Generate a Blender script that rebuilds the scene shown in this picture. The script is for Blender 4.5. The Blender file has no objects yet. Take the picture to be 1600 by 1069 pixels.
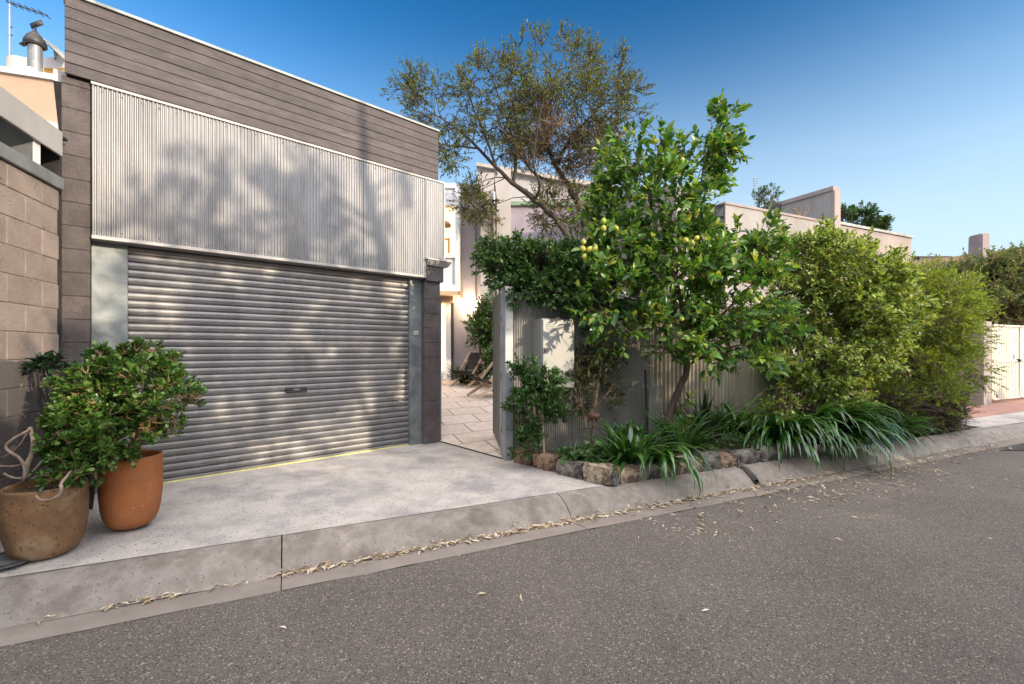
import bpy, bmesh, math, random
import numpy as np
from mathutils import Vector as V

random.seed(7)
RNG = np.random.default_rng(11)
SC = bpy.context.scene
COL = SC.collection
rad = math.radians

# ------------------------------------------------------------------ measuring
F, HY, CH = 733.0, 545.0, 1.3          # focal length in photo pixels, horizon row, eye height
def kx(px): return (px - 800.0) / F
def G(px, py, z=0.0):
    Y = F * (CH - z) / (py - HY)
    return V((kx(px) * Y, Y, z))
def P(px, py, Y): return V((kx(px) * Y, Y, CH + (HY - py) * Y / F))

class Frame:
    """s along u, d out along n (towards the street), z up"""
    def __init__(self, o, u):
        self.o = V((o[0], o[1])); self.u = V((u[0], u[1])).normalized()
        self.n = V((self.u.y, -self.u.x))
    def w(self, s, d, z):
        q = self.o + self.u * s + self.n * d
        return V((q.x, q.y, z))
    def S(self, px, d=0.0):
        q = self.o + self.n * d; k = kx(px)
        return (k * q.y - q.x) / (self.u.x - k * self.u.y)
    def Z(self, px, py, d=0.0):
        q = self.w(self.S(px, d), d, 0)
        return CH + (HY - py) * q.y / F

GA = Frame((-3.66, 4.097), (0.737, 0.676))          # garage face
KE = Frame((0, 0), (0.9026, 0.4305))                # kerb direction; d = -distance p
LW = Frame((-3.70, 3.85), (-0.323, 0.946))          # left block wall, s runs away from us
XF = Frame((0, 0), (1, 0))                          # plain axes, d = -Y
def K(t, p, z): return KE.w(t, -p, z)
def tK(px, p): return KE.S(px, -p)

# ------------------------------------------------------------------ mesh builder
class MB:
    def __init__(self): self.v = []; self.f = []
    def add(self, vs, fs):
        b = len(self.v); self.v += [tuple(x) for x in vs]
        self.f += [tuple(b + i for i in f) for f in fs]
    def hexa(self, p):
        self.add(p, [(0,3,2,1),(4,5,6,7),(0,1,5,4),(1,2,6,5),(2,3,7,6),(3,0,4,7)])
    def fbox(self, fr, s0, s1, d0, d1, z0, z1):
        self.hexa([fr.w(s0,d1,z0), fr.w(s1,d1,z0), fr.w(s1,d0,z0), fr.w(s0,d0,z0),
                   fr.w(s0,d1,z1), fr.w(s1,d1,z1), fr.w(s1,d0,z1), fr.w(s0,d0,z1)])
    def bar(self, a, b, w, h):
        a = V(a); b = V(b); t = (b - a).normalized()
        up = V((0,0,1)) if abs(t.z) < .95 else V((1,0,0))
        x = t.cross(up).normalized(); y = x.cross(t).normalized()
        q = [(-w/2,-h/2),(w/2,-h/2),(w/2,h/2),(-w/2,h/2)]
        self.hexa([a + x*i + y*j for i,j in q] + [b + x*i + y*j for i,j in q])
    def prism(self, poly, z0, z1):
        n = len(poly)
        self.add([(p[0],p[1],z0) for p in poly] + [(p[0],p[1],z1) for p in poly],
                 [tuple(range(n-1,-1,-1)), tuple(range(n,2*n))] + [(i,(i+1)%n,n+(i+1)%n,n+i) for i in range(n)])
    def strip(self, a, b):
        """quad strip between two point rows"""
        n = len(a); self.add(list(a) + list(b), [(i, i+1, n+i+1, n+i) for i in range(n-1)])
    def grid(self, rows):
        m = len(rows); n = len(rows[0])
        self.add([p for r in rows for p in r],
                 [(i*n+j, i*n+j+1, (i+1)*n+j+1, (i+1)*n+j) for i in range(m-1) for j in range(n-1)])
    def tube(self, pts, r, sides=6, cap=True):
        pts = [V(p) for p in pts]; n = len(pts)
        if not hasattr(r, '__len__'): r = [r]*n
        b = len(self.v); x = None
        for i, p in enumerate(pts):
            t = (pts[min(i+1,n-1)] - pts[max(i-1,0)])
            t = t.normalized() if t.length > 1e-9 else V((0,0,1))
            if x is None:
                x = t.cross(V((0.3,0.2,1)) if abs(t.z) < .9 else V((1,.1,0))).normalized()
            else:
                x = (x - t * x.dot(t)); x = x.normalized() if x.length > 1e-6 else t.orthogonal().normalized()
            y = t.cross(x)
            for k in range(sides):
                a = 2*math.pi*k/sides
                self.v.append(tuple(p + (x*math.cos(a) + y*math.sin(a))*r[i]))
        for i in range(n-1):
            for k in range(sides):
                k2 = (k+1) % sides
                self.f.append((b+i*sides+k, b+i*sides+k2, b+(i+1)*sides+k2, b+(i+1)*sides+k))
        if cap:
            self.f.append(tuple(b+k for k in range(sides-1,-1,-1)))
            self.f.append(tuple(b+(n-1)*sides+k for k in range(sides)))
    def lathe(self, prof, c, seg=40):
        b = len(self.v); n = len(prof)
        for r, z in prof:
            for k in range(seg):
                a = 2*math.pi*k/seg
                self.v.append((c[0]+r*math.cos(a), c[1]+r*math.sin(a), c[2]+z))
        for i in range(n-1):
            for k in range(seg):
                k2 = (k+1) % seg
                self.f.append((b+i*seg+k, b+i*seg+k2, b+(i+1)*seg+k2, b+(i+1)*seg+k))
    def build(self, name, m, root=None, smooth=False, bevel=0, parent=None, segs=1, extra=None):
        """root: the thing (its location is subtracted); parent: a part when this is a sub-part"""
        o = V((0,0,0))
        if root is not None: o = root.location
        me = bpy.data.meshes.new(name)
        me.from_pydata([(x-o.x, y-o.y, z-o.z) for x,y,z in self.v], [], self.f)
        bm = bmesh.new(); bm.from_mesh(me)
        bmesh.ops.recalc_face_normals(bm, faces=bm.faces)
        if bevel:
            ed = [e for e in bm.edges if len(e.link_faces) == 2 and e.calc_face_angle(0) > .5]
            bmesh.ops.bevel(bm, geom=ed, offset=bevel, segments=segs, affect='EDGES', clamp_overlap=True)
        if smooth:
            for f_ in bm.faces: f_.smooth = True
        bm.to_mesh(me); bm.free()
        me.materials.append(m)
        if extra is not None:
            k0 = len(me.polygons); b2 = bmesh.new(); b2.from_mesh(me)
            vs = [b2.verts.new((x-o.x, y-o.y, z-o.z)) for x,y,z in extra[0].v]
            for f_ in extra[0].f:
                q = b2.faces.new([vs[i] for i in f_]); q.material_index = 1
            b2.to_mesh(me); b2.free(); me.materials.append(extra[1])
        ob = bpy.data.objects.new(name, me); COL.objects.link(ob)
        if parent is not None: ob.parent = parent
        elif root is not None: ob.parent = root
        return ob

def tag(o, label, cat, group=None, kind=None):
    if label: o['label'] = label
    if cat: o['category'] = cat
    if group: o['group'] = group
    if kind: o['kind'] = kind
    return o
def thing(name, loc, label, cat, group=None):
    o = bpy.data.objects.new(name, None); COL.objects.link(o)
    o.location = V(loc); o.empty_display_size = .1
    return tag(o, label, cat, group)
def struct(o): o['kind'] = 'structure'; return o

# ------------------------------------------------------------------ materials
def _nt(name):
    m = bpy.data.materials.new(name); m.use_nodes = True
    nt = m.node_tree; return m, nt, nt.nodes['Principled BSDF']
def rgba(c): return (c[0], c[1], c[2], 1)
def mat(name, c1, c2=None, scale=4, detail=6, rough=.8, metal=0, bump=0, bscale=60, specks=(), stretch=(1,1,1),
        lo=.35, hi=.65, c3=None, s3=1.3, lo3=.5, hi3=.62, spec=None, dist=0.0, rvar=0.0, island=0.0):
    m, nt, bs = _nt(name); N = nt.nodes; L = nt.links
    tc = N.new('ShaderNodeTexCoord'); mp = N.new('ShaderNodeMapping'); mp.inputs['Scale'].default_value = stretch
    L.new(tc.outputs['Object'], mp.inputs['Vector'])
    bs.inputs['Roughness'].default_value = rough; bs.inputs['Metallic'].default_value = metal
    if spec is not None: bs.inputs['Specular IOR Level'].default_value = spec
    no = N.new('ShaderNodeTexNoise'); no.inputs['Scale'].default_value = scale; no.inputs['Detail'].default_value = detail
    no.inputs['Roughness'].default_value = .62; no.inputs['Distortion'].default_value = dist
    L.new(mp.outputs[0], no.inputs['Vector'])
    rp = N.new('ShaderNodeValToRGB'); rp.color_ramp.elements[0].position = lo; rp.color_ramp.elements[1].position = hi
    rp.color_ramp.elements[0].color = rgba(c1); rp.color_ramp.elements[1].color = rgba(c2 or c1)
    L.new(no.outputs['Fac'], rp.inputs[0]); col = rp.outputs[0]
    if c3:
        n3 = N.new('ShaderNodeTexNoise'); n3.inputs['Scale'].default_value = s3; n3.inputs['Detail'].default_value = 8
        n3.inputs['Roughness'].default_value = .65
        L.new(mp.outputs[0], n3.inputs['Vector'])
        r3 = N.new('ShaderNodeMapRange'); r3.inputs['From Min'].default_value = lo3; r3.inputs['From Max'].default_value = hi3
        L.new(n3.outputs['Fac'], r3.inputs['Value'])
        mx = N.new('ShaderNodeMix'); mx.data_type = 'RGBA'; mx.inputs['B'].default_value = rgba(c3)
        L.new(r3.outputs[0], mx.inputs['Factor']); L.new(col, mx.inputs['A']); col = mx.outputs['Result']
    for sc, th, c in specks:
        vo = N.new('ShaderNodeTexVoronoi'); vo.inputs['Scale'].default_value = sc; L.new(tc.outputs['Object'], vo.inputs['Vector'])
        lt = N.new('ShaderNodeMath'); lt.operation = 'LESS_THAN'; lt.inputs[1].default_value = th
        sep = N.new('ShaderNodeSeparateColor'); L.new(vo.outputs['Color'], sep.inputs[0])
        L.new(sep.outputs[0], lt.inputs[0])
        d = N.new('ShaderNodeMath'); d.operation = 'LESS_THAN'; d.inputs[1].default_value = .42
        L.new(vo.outputs['Distance'], d.inputs[0])
        mu = N.new('ShaderNodeMath'); mu.operation = 'MULTIPLY'; L.new(lt.outputs[0], mu.inputs[0]); L.new(d.outputs[0], mu.inputs[1])
        mx = N.new('ShaderNodeMix'); mx.data_type = 'RGBA'; mx.inputs['B'].default_value = rgba(c)
        L.new(mu.outputs[0], mx.inputs['Factor']); L.new(col, mx.inputs['A']); col = mx.outputs['Result']
    if island:
        ge = N.new('ShaderNodeNewGeometry'); mi = N.new('ShaderNodeMapRange'); mi.inputs['To Min'].default_value = 1-island; mi.inputs['To Max'].default_value = 1+island
        L.new(ge.outputs['Random Per Island'], mi.inputs['Value'])
        mz = N.new('ShaderNodeMix'); mz.data_type = 'RGBA'; mz.blend_type = 'MULTIPLY'; mz.inputs['Factor'].default_value = 1
        L.new(col, mz.inputs['A']); L.new(mi.outputs[0], mz.inputs['B']); col = mz.outputs['Result']
    L.new(col, bs.inputs['Base Color'])
    if rvar:
        mr = N.new('ShaderNodeMapRange'); mr.inputs['To Min'].default_value = rough-rvar; mr.inputs['To Max'].default_value = rough+rvar
        L.new(no.outputs['Fac'], mr.inputs['Value']); L.new(mr.outputs[0], bs.inputs['Roughness'])
    if bump:
        nb = N.new('ShaderNodeTexNoise'); nb.inputs['Scale'].default_value = bscale; nb.inputs['Detail'].default_value = 8
        nb.inputs['Roughness'].default_value = .7
        L.new(mp.outputs[0], nb.inputs['Vector'])
        bp = N.new('ShaderNodeBump'); bp.inputs['Strength'].default_value = bump; bp.inputs['Distance'].default_value = .02
        L.new(nb.outputs['Fac'], bp.inputs['Height']); L.new(bp.outputs[0], bs.inputs['Normal'])
    return m
def leafmat(name, cols, rough=.45, trans=.25, tcol=None, spec=.4):
    m, nt, bs = _nt(name); N = nt.nodes; L = nt.links
    ge = N.new('ShaderNodeNewGeometry'); rp = N.new('ShaderNodeValToRGB')
    el = rp.color_ramp.elements
    while len(el) < len(cols): el.new(.5)
    for i, c in enumerate(cols):
        el[i].position = i/(len(cols)-1); el[i].color = rgba(c)
    L.new(ge.outputs['Random Per Island'], rp.inputs[0])
    L.new(rp.outputs[0], bs.inputs['Base Color']); bs.inputs['Roughness'].default_value = rough
    bs.inputs['Specular IOR Level'].default_value = spec
    tr = N.new('ShaderNodeBsdfTranslucent')
    mu = N.new('ShaderNodeMix'); mu.data_type = 'RGBA'; mu.blend_type = 'MULTIPLY'; mu.inputs['Factor'].default_value = 1
    mu.inputs['B'].default_value = rgba(tcol or (1.9, 1.7, .7))
    L.new(rp.outputs[0], mu.inputs['A']); L.new(mu.outputs['Result'], tr.inputs['Color'])
    mx = N.new('ShaderNodeMixShader'); mx.inputs[0].default_value = trans
    L.new(bs.outputs[0], mx.inputs[1]); L.new(tr.outputs[0], mx.inputs[2])
    L.new(mx.outputs[0], N['Material Output'].inputs['Surface'])
    return m
def emit(name, c, s):
    m, nt, bs = _nt(name)
    bs.inputs['Base Color'].default_value = rgba(c); bs.inputs['Emission Color'].default_value = rgba(c)
    bs.inputs['Emission Strength'].default_value = s
    return m
def brickmat(name, a, b, mortar, sx, sy, size=.02, rot=0.0):
    m, nt, bs = _nt(name); N = nt.nodes; L = nt.links
    tc = N.new('ShaderNodeTexCoord'); mp = N.new('ShaderNodeMapping'); mp.inputs['Rotation'].default_value = (0,0,rot)
    L.new(tc.outputs['Object'], mp.inputs['Vector'])
    br = N.new('ShaderNodeTexBrick'); br.inputs['Scale'].default_value = 1
    br.inputs['Brick Width'].default_value = sx; br.inputs['Row Height'].default_value = sy; br.inputs['Mortar Size'].default_value = size
    br.inputs['Color1'].default_value = rgba(a); br.inputs['Color2'].default_value = rgba(b); br.inputs['Mortar'].default_value = rgba(mortar)
    L.new(mp.outputs[0], br.inputs['Vector'])
    no = N.new('ShaderNodeTexNoise'); no.inputs['Scale'].default_value = 9; no.inputs['Detail'].default_value = 8
    L.new(tc.outputs['Object'], no.inputs['Vector'])
    mr = N.new('ShaderNodeMapRange'); mr.inputs['To Min'].default_value = .65; mr.inputs['To Max'].default_value = 1.3
    L.new(no.outputs['Fac'], mr.inputs['Value'])
    mx = N.new('ShaderNodeMix'); mx.data_type = 'RGBA'; mx.blend_type = 'MULTIPLY'; mx.inputs['Factor'].default_value = 1
    L.new(br.outputs['Color'], mx.inputs['A']); L.new(mr.outputs[0], mx.inputs['B'])
    L.new(mx.outputs['Result'], bs.inputs['Base Color']); bs.inputs['Roughness'].default_value = .85
    bp = N.new('ShaderNodeBump'); bp.inputs['Strength'].default_value = .4; bp.inputs['Distance'].default_value = .01; bp.invert = True
    L.new(br.outputs['Fac'], bp.inputs['Height']); L.new(bp.outputs[0], bs.inputs['Normal'])
    return m

M = {}
M['asphalt'] = mat('asphalt', (.155,.130,.112), (.205,.174,.150), 1.1, 8, .93, bump=1.0, bscale=110,
                   specks=[(92,.22,(.43,.37,.30)), (105,.28,(.048,.04,.035)), (66,.03,(.46,.40,.32)), (120,.3,(.25,.21,.18)), (160,.3,(.07,.058,.052))],
                   c3=(.172,.145,.126), s3=2.2, lo3=.58, hi3=.63)
M['patch'] = mat('patch_asphalt', (.055,.05,.052), (.08,.072,.072), 3, 8, .95, bump=.8, bscale=140, specks=[(110,.12,(.22,.2,.18))])
M['concrete'] = mat('driveway_concrete', (.41,.372,.33), (.53,.485,.435), 5, 14, .88, bump=.35, bscale=90,
                    specks=[(60,.05,(.13,.115,.11)), (110,.10,(.2,.18,.17)), (90,.06,(.56,.53,.5))], c3=(.29,.265,.26), s3=1.5, lo3=.47, hi3=.64)
M['kerb'] = mat('kerb_concrete', (.225,.192,.162), (.335,.295,.255), 9, 14, .9, bump=.7, bscale=60,
                specks=[(75,.05,(.15,.13,.11))], c3=(.145,.115,.092), s3=3.4, lo3=.5, hi3=.72)
M['gutter'] = mat('gutter_concrete', (.20,.17,.145), (.28,.24,.205), 2.6, 10, .9, bump=.35, bscale=80,
                  c3=(.23,.19,.16), s3=2.5, lo3=.5, hi3=.7)
M['dark'] = mat('dark_gap', (.015,.014,.013), (.03,.028,.025), 8, 4, .95)
M['soil'] = mat('soil', (.045,.032,.022), (.095,.068,.045), 9, 8, .98, bump=1, bscale=30, specks=[(40,.1,(.22,.16,.1))])
M['ground'] = mat('far_ground', (.12,.1,.08), (.18,.15,.12), .5, 6, .95)
M['brownblock'] = mat('brown_block_paint', (.065,.051,.048), (.105,.085,.079), 7, 10, .72, island=.12, bump=.7, bscale=45,
                      c3=(.165,.135,.122), s3=2.3, lo3=.55, hi3=.75)
M['board'] = mat('brown_boards', (.044,.035,.035), (.076,.060,.060), 7, 10, .62, bump=.35, bscale=40, stretch=(1,1,4),
                 island=.14, c3=(.115,.095,.092), s3=2.1, lo3=.5, hi3=.8)
M['galv'] = mat('galvanised_sheet', (.215,.21,.212), (.30,.295,.295), 6, 9, .42, .65, stretch=(1,1,.2), bump=.05, bscale=20, rvar=.08,
                c3=(.18,.18,.195), s3=2.6, lo3=.5, hi3=.7)
M['flash'] = mat('grey_flashing', (.27,.255,.245), (.36,.34,.325), 5, 8, .5, .35, bump=.08)
M['plate'] = mat('galvanised_plate', (.135,.15,.15), (.26,.28,.275), 3.5, 9, .55, .45, bump=.12, bscale=14, dist=1.2,
                 c3=(.36,.38,.37), s3=9, lo3=.66, hi3=.7)
M['roller'] = mat('roller_door_paint', (.20,.193,.19), (.275,.266,.262), 4.2, 9, .42, .3, bump=.05, bscale=25, rvar=.1, stretch=(1,1,.4),
                  c3=(.16,.15,.147), s3=2.8, lo3=.56, hi3=.75)
M['yellow'] = mat('yellow_strip', (.62,.56,.16), (.75,.70,.28), 20, 4, .7)
M['black'] = mat('black_plastic', (.018,.018,.018), (.03,.03,.03), 20, 3, .4)
M['sticker'] = mat('sticker', (.5,.48,.44), (.6,.58,.54), 20, 3, .6)
M['lblock'] = mat('tan_block_paint', (.21,.165,.138), (.28,.222,.187), 6, 10, .85, island=.1, bump=.6, bscale=60,
                  c3=(.30,.235,.19), s3=2.0, lo3=.6, hi3=.8, specks=[(30,.012,(.14,.11,.09))])
M['dblock'] = mat('dark_wall_paint', (.075,.066,.064), (.115,.10,.095), 5, 10, .85, bump=.4, bscale=60)
M['coping'] = mat('coping_metal', (.17,.18,.18), (.27,.28,.28), 6, 8, .5, .5, bump=.1)
M['fascia'] = mat('carport_fascia', (.30,.29,.28), (.37,.355,.34), 3, 6, .5, .1)
M['white'] = mat('white_paint', (.60,.60,.61), (.68,.68,.69), 6, 5, .5)
M['lav'] = mat('lavender_render', (.27,.245,.29), (.34,.31,.36), 1.4, 10, .85, bump=.15, bscale=60, c3=(.25,.22,.25), s3=.8, lo3=.55, hi3=.75)
M['cream'] = mat('cream_render', (.37,.345,.335), (.45,.42,.405), 1.2, 10, .85, bump=.15, bscale=60)
M['peach'] = mat('peach_render', (.46,.315,.22), (.52,.365,.26), 1.5, 6, .85, bump=.1, bscale=90)
M['orange'] = mat('orange_render', (.68,.42,.12), (.74,.48,.16), 2, 6, .85)
M['stucco'] = mat('stained_stucco', (.25,.234,.225), (.325,.306,.295), 1.3, 10, .9, bump=.25, bscale=50, stretch=(1,1,.35),
                  c3=(.17,.145,.125), s3=1.6, lo3=.5, hi3=.8)
M['stucco2'] = mat('grey_stucco', (.26,.215,.205), (.33,.275,.26), 1.6, 10, .9, bump=.25, bscale=50, stretch=(1,1,.3),
                   c3=(.27,.23,.22), s3=1.4, lo3=.58, hi3=.8)
M['pillar'] = mat('pink_render', (.27,.23,.21), (.34,.295,.27), 2, 10, .9, bump=.2, bscale=70)
M['creamgate'] = mat('cream_gate_paint', (.50,.475,.39), (.58,.55,.46), 2, 8, .55, bump=.06, c3=(.28,.17,.08), s3=4.5, lo3=.66, hi3=.70)
M['fencesheet'] = mat('weathered_mini_orb', (.19,.178,.155), (.27,.253,.222), 2, 9, .5, .35, stretch=(1,1,.4), c3=(.14,.13,.115), s3=1.7, lo3=.5, hi3=.75)
M['fenceold'] = mat('weathered_corrugated_sheet', (.24,.215,.16), (.36,.325,.25), 2, 9, .7, .1, stretch=(1,1,.35), c3=(.16,.14,.11), s3=2.6, lo3=.5, hi3=.75)
M['post'] = mat('grey_post_paint', (.27,.28,.29), (.36,.37,.38), 4, 6, .45, .3)
M['meter'] = mat('meter_box_paint', (.25,.25,.24), (.32,.32,.30), 3, 8, .5, .2, c3=(.30,.29,.27), s3=2.5)
M['pave'] = brickmat('courtyard_pavers', (.62,.50,.41), (.72,.60,.50), (.30,.22,.17), .62, .62, .012, rad(-20))
M['brick'] = brickmat('red_brick_pavers', (.33,.17,.125), (.42,.24,.18), (.25,.16,.13), .23, .115, .008, rad(25.5))
M['timber'] = mat('weathered_timber', (.42,.29,.18), (.55,.40,.27), 5, 8, .7, stretch=(1,1,1))
M['sling'] = mat('black_canvas', (.018,.017,.018), (.032,.03,.03), 30, 5, .85)
M['terra'] = mat('terracotta', (.30,.095,.026), (.40,.14,.04), 4, 10, .75, bump=.35, bscale=50, specks=[(55,.05,(.2,.08,.04)), (90,.015,(.5,.3,.17))],
                 c3=(.29,.11,.04), s3=3, lo3=.52, hi3=.72)
M['oldpot'] = mat('weathered_terracotta', (.155,.08,.034), (.26,.145,.066), 6, 12, .85, bump=.5, bscale=45,
                  specks=[(60,.08,(.09,.055,.03))], c3=(.36,.27,.16), s3=3.2, lo3=.54, hi3=.68)
M['bark'] = mat('bark', (.06,.04,.028), (.14,.095,.068), 14, 8, .9, bump=.8, bscale=40, stretch=(1,1,.35))
M['greybark'] = mat('grey_bark', (.035,.026,.021), (.085,.066,.054), 12, 8, .9, bump=.8, bscale=40, stretch=(1,1,.35))
M['jadebark'] = mat('jade_stem', (.23,.145,.06), (.34,.23,.11), 14, 8, .75, bump=.5, bscale=40)
M['driedstem'] = mat('dry_stem', (.20,.145,.105), (.36,.28,.21), 18, 6, .8, bump=.3)
M['twig'] = mat('dry_twig', (.13,.085,.055), (.24,.165,.11), 15, 5, .9)
M['rust'] = mat('rusty_metal', (.06,.025,.02), (.11,.05,.04), 12, 8, .7, .3)
M['tin'] = mat('dull_tin', (.33,.33,.33), (.43,.43,.42), 5, 6, .5, .5)
M['beige'] = mat('beige_drum', (.50,.42,.34), (.58,.50,.41), 4, 6, .7)
M['darkmetal'] = mat('dark_metal', (.03,.028,.028), (.06,.055,.055), 8, 5, .5, .3)
M['bin'] = mat('green_bin_plastic', (.035,.055,.04), (.05,.075,.055), 6, 4, .5)
M['roofbrown'] = mat('brown_roof', (.23,.155,.085), (.34,.245,.12), 3, 10, .9, bump=.6, bscale=20)
M['chimney'] = mat('chimney_render', (.27,.215,.215), (.35,.285,.28), 3, 8, .9, bump=.2)
M['lit'] = emit('lit_room', (1.0,.74,.42), .85)
M['bulb'] = emit('bulb_glow', (1.0,.80,.5), 60)
M['glass'] = mat('warm_shade', (.25,.14,.07), (.32,.19,.1), 5, 3, .4)
M['litter'] = leafmat('dry_leaf', [(.40,.28,.16),(.66,.54,.37),(.76,.68,.52),(.24,.15,.08),(.58,.47,.32)], .8, .1, (1,1,1))
ST = [mat('stone_'+n, a, b, sc, 12, .9, bump=1.0, bscale=28, c3=c, s3=7, lo3=.46, hi3=.56, specks=[(38,.06,(.05,.04,.035)),(60,.06,(.4,.33,.24))]) for n,a,b,c,sc in [
    ('red', (.23,.12,.08),(.36,.20,.135),(.11,.055,.04),9), ('brown',(.24,.155,.10),(.38,.26,.17),(.09,.055,.038),9),
    ('grey',(.15,.135,.118),(.26,.235,.205),(.05,.044,.04),14), ('tan',(.28,.215,.15),(.47,.38,.28),(.10,.07,.048),9),
    ('blue',(.05,.052,.057),(.10,.10,.105),(.17,.15,.13),12)]]

LF = {}
LF['lemon'] = leafmat('lemon_leaf', [(.02,.066,.014),(.042,.125,.024),(.085,.205,.04),(.18,.31,.055),(.028,.085,.02),(.36,.42,.08)], .3, .34)
LF['hedge'] = leafmat('dark_hedge_leaf', [(.016,.05,.013),(.036,.092,.022),(.075,.15,.035),(.022,.06,.016)], .28, .18)
LF['jade'] = leafmat('jade_leaf', [(.014,.045,.008),(.034,.09,.014),(.075,.155,.027),(.17,.27,.06),(.024,.065,.012)], .27, .12)
LF['darksucc'] = leafmat('dark_succulent_leaf', [(.018,.045,.02),(.035,.075,.035)], .4, .1)
LF['pitto'] = leafmat('variegated_leaf', [(.045,.10,.016),(.15,.24,.035),(.34,.44,.09),(.46,.50,.18),(.03,.07,.014),(.22,.33,.045)], .42, .28)
LF['feather'] = leafmat('feathery_leaf', [(.09,.16,.022),(.17,.26,.035),(.31,.38,.06),(.06,.11,.018)], .5, .32)
LF['ivy'] = leafmat('climber_leaf', [(.07,.12,.04),(.13,.19,.065),(.21,.25,.09),(.10,.16,.06),(.26,.24,.10)], .55, .25)
LF['ti'] = leafmat('small_tree_leaf', [(.04,.075,.016),(.08,.125,.024),(.17,.20,.04),(.11,.065,.028),(.045,.08,.02)], .5, .3)
LF['strap'] = leafmat('strap_leaf', [(.014,.05,.012),(.032,.10,.02),(.085,.19,.04),(.022,.07,.016)], .2, .2, spec=.9)
LF['strapdark'] = leafmat('dark_strap_leaf', [(.010,.025,.010),(.02,.045,.016)], .35, .1)
LF['cover'] = leafmat('low_leaf', [(.035,.085,.025),(.06,.13,.04),(.10,.17,.06)], .45, .2)
LF['bamboo'] = leafmat('narrow_dark_leaf', [(.02,.03,.012),(.045,.06,.02),(.09,.10,.03)], .45, .2)
LF['street'] = leafmat('street_leaf', [(.04,.08,.02),(.08,.12,.03)], .6, .15)
M['lemonfruit'] = mat('lemon_skin', (.36,.37,.045), (.55,.48,.06), 6, 4, .42, bump=.15, bscale=90)
M['lemongreen'] = mat('unripe_lemon_skin', (.25,.34,.04), (.36,.44,.06), 6, 4, .42, bump=.15, bscale=90)

# ------------------------------------------------------------------ foliage
T_DIA = (np.array([(0,0,0),(-.5,.45,.09),(0,1,-.05),(.5,.45,.09)], float), [(0,2,1),(0,3,2)])
T_OVA = (np.array([(0,0,0),(-.38,.22,.09),(0,.28,0),(.38,.22,.09),(-.46,.58,.08),(0,.6,-.03),(.46,.58,.08),(0,1,-.16)], float),
         [(0,2,1),(0,3,2),(1,2,5,4),(2,3,6,5),(4,5,7),(5,6,7)])
T_JADE = (np.array([(0,0,0),(-.22,.3,.04),(0,.32,-.05),(.22,.3,.04),(-.5,.7,.1),(0,.72,-.04),(.5,.7,.1),(-.26,.95,.14),(0,1.0,.08),(.26,.95,.14)], float),
         [(0,2,1),(0,3,2),(1,2,5,4),(2,3,6,5),(4,5,8,7),(5,6,9,8)])
def nrm(a): return a / np.maximum(np.linalg.norm(a, axis=-1, keepdims=True), 1e-9)

def leaves(name, base, axis, nor, L, W, tmpl, m, root, parent=None):
    tv, tf = tmpl; n = len(base); k = len(tv)
    a = nrm(axis); b = nrm(np.cross(a, nor)); c = np.cross(b, a)
    o = np.array(root.location if root is not None else (0,0,0))
    vs = (base - o)[:,None,:] + tv[None,:,0:1]*W[:,None,None]*b[:,None,:] + tv[None,:,1:2]*L[:,None,None]*a[:,None,:] + tv[None,:,2:3]*L[:,None,None]*c[:,None,:]
    loops = []; starts = []; tot = []
    off = 0; li = np.concatenate([np.array(f) for f in tf]); cnt = np.array([len(f) for f in tf])
    allv = (li[None,:] + (np.arange(n)*k)[:,None]).reshape(-1)
    per = np.tile(cnt, n); st = np.concatenate([[0], np.cumsum(per)[:-1]])
    me = bpy.data.meshes.new(name)
    me.vertices.add(n*k); me.vertices.foreach_set('co', vs.reshape(-1).astype(np.float32))
    me.loops.add(len(allv)); me.loops.foreach_set('vertex_index', allv.astype(np.int32))
    me.polygons.add(len(per)); me.polygons.foreach_set('loop_start', st.astype(np.int32))
    me.update(calc_edges=True); me.validate()
    if k > 4: me.polygons.foreach_set('use_smooth', np.ones(len(per), dtype=bool))
    me.materials.append(m)
    ob = bpy.data.objects.new(name, me); COL.objects.link(ob)
    ob.parent = parent if parent is not None else root
    return ob

def sprig_leaves(c, d, stem, n, ang, L, W, up=.8, jit=.35, start=.15):
    """leaves spiralling along M sprigs -> base, axis, nor, L, W"""
    Mn = len(c); d = nrm(d)
    x = nrm(np.cross(d, RNG.normal(size=(Mn,3)))); y = np.cross(d, x)
    B=[];A=[];Nn=[];LL=[];WW=[]
    ph0 = RNG.uniform(0, 6.28, Mn)
    for j in range(n):
        t = start + (1-start)*(j+.5)/n
        ph = ph0 + j*2.4
        a_ = ang*(1 - .55*t)
        side = x*np.cos(ph)[:,None] + y*np.sin(ph)[:,None]
        ax = d*math.cos(a_) + side*math.sin(a_) + RNG.normal(size=(Mn,3))*jit*.5
        B.append(c + d*(stem*t)[:,None] if hasattr(stem,'__len__') else c + d*(stem*t))
        A.append(nrm(ax)); Nn.append(nrm(np.array([0,0,up]) + d*.3 + RNG.normal(size=(Mn,3))*jit))
        s = RNG.uniform(.5, 1.22, Mn)
        LL.append(L*s); WW.append(W*s*RNG.uniform(.85,1.15,Mn))
    return [np.concatenate(q) for q in (B,A,Nn,LL,WW)]

def blob(ells, n, rmin=.35, power=.5):
    """points in a union of ellipsoids (centre, radii, weight), pushed to the outside; returns pts, outward dirs"""
    w = np.array([e[2] if len(e) > 2 else e[1][0]*e[1][1]*e[1][2] for e in ells], float); w /= w.sum()
    idx = RNG.choice(len(ells), n, p=w)
    u = nrm(RNG.normal(size=(n,3))); r = rmin + (1-rmin)*RNG.uniform(0,1,n)**power
    c = np.array([tuple(e[0]) for e in ells])[idx]; rd = np.array([tuple(e[1]) for e in ells])[idx]
    return c + u*rd*r[:,None], nrm(u/np.maximum(rd,.05))

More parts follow.
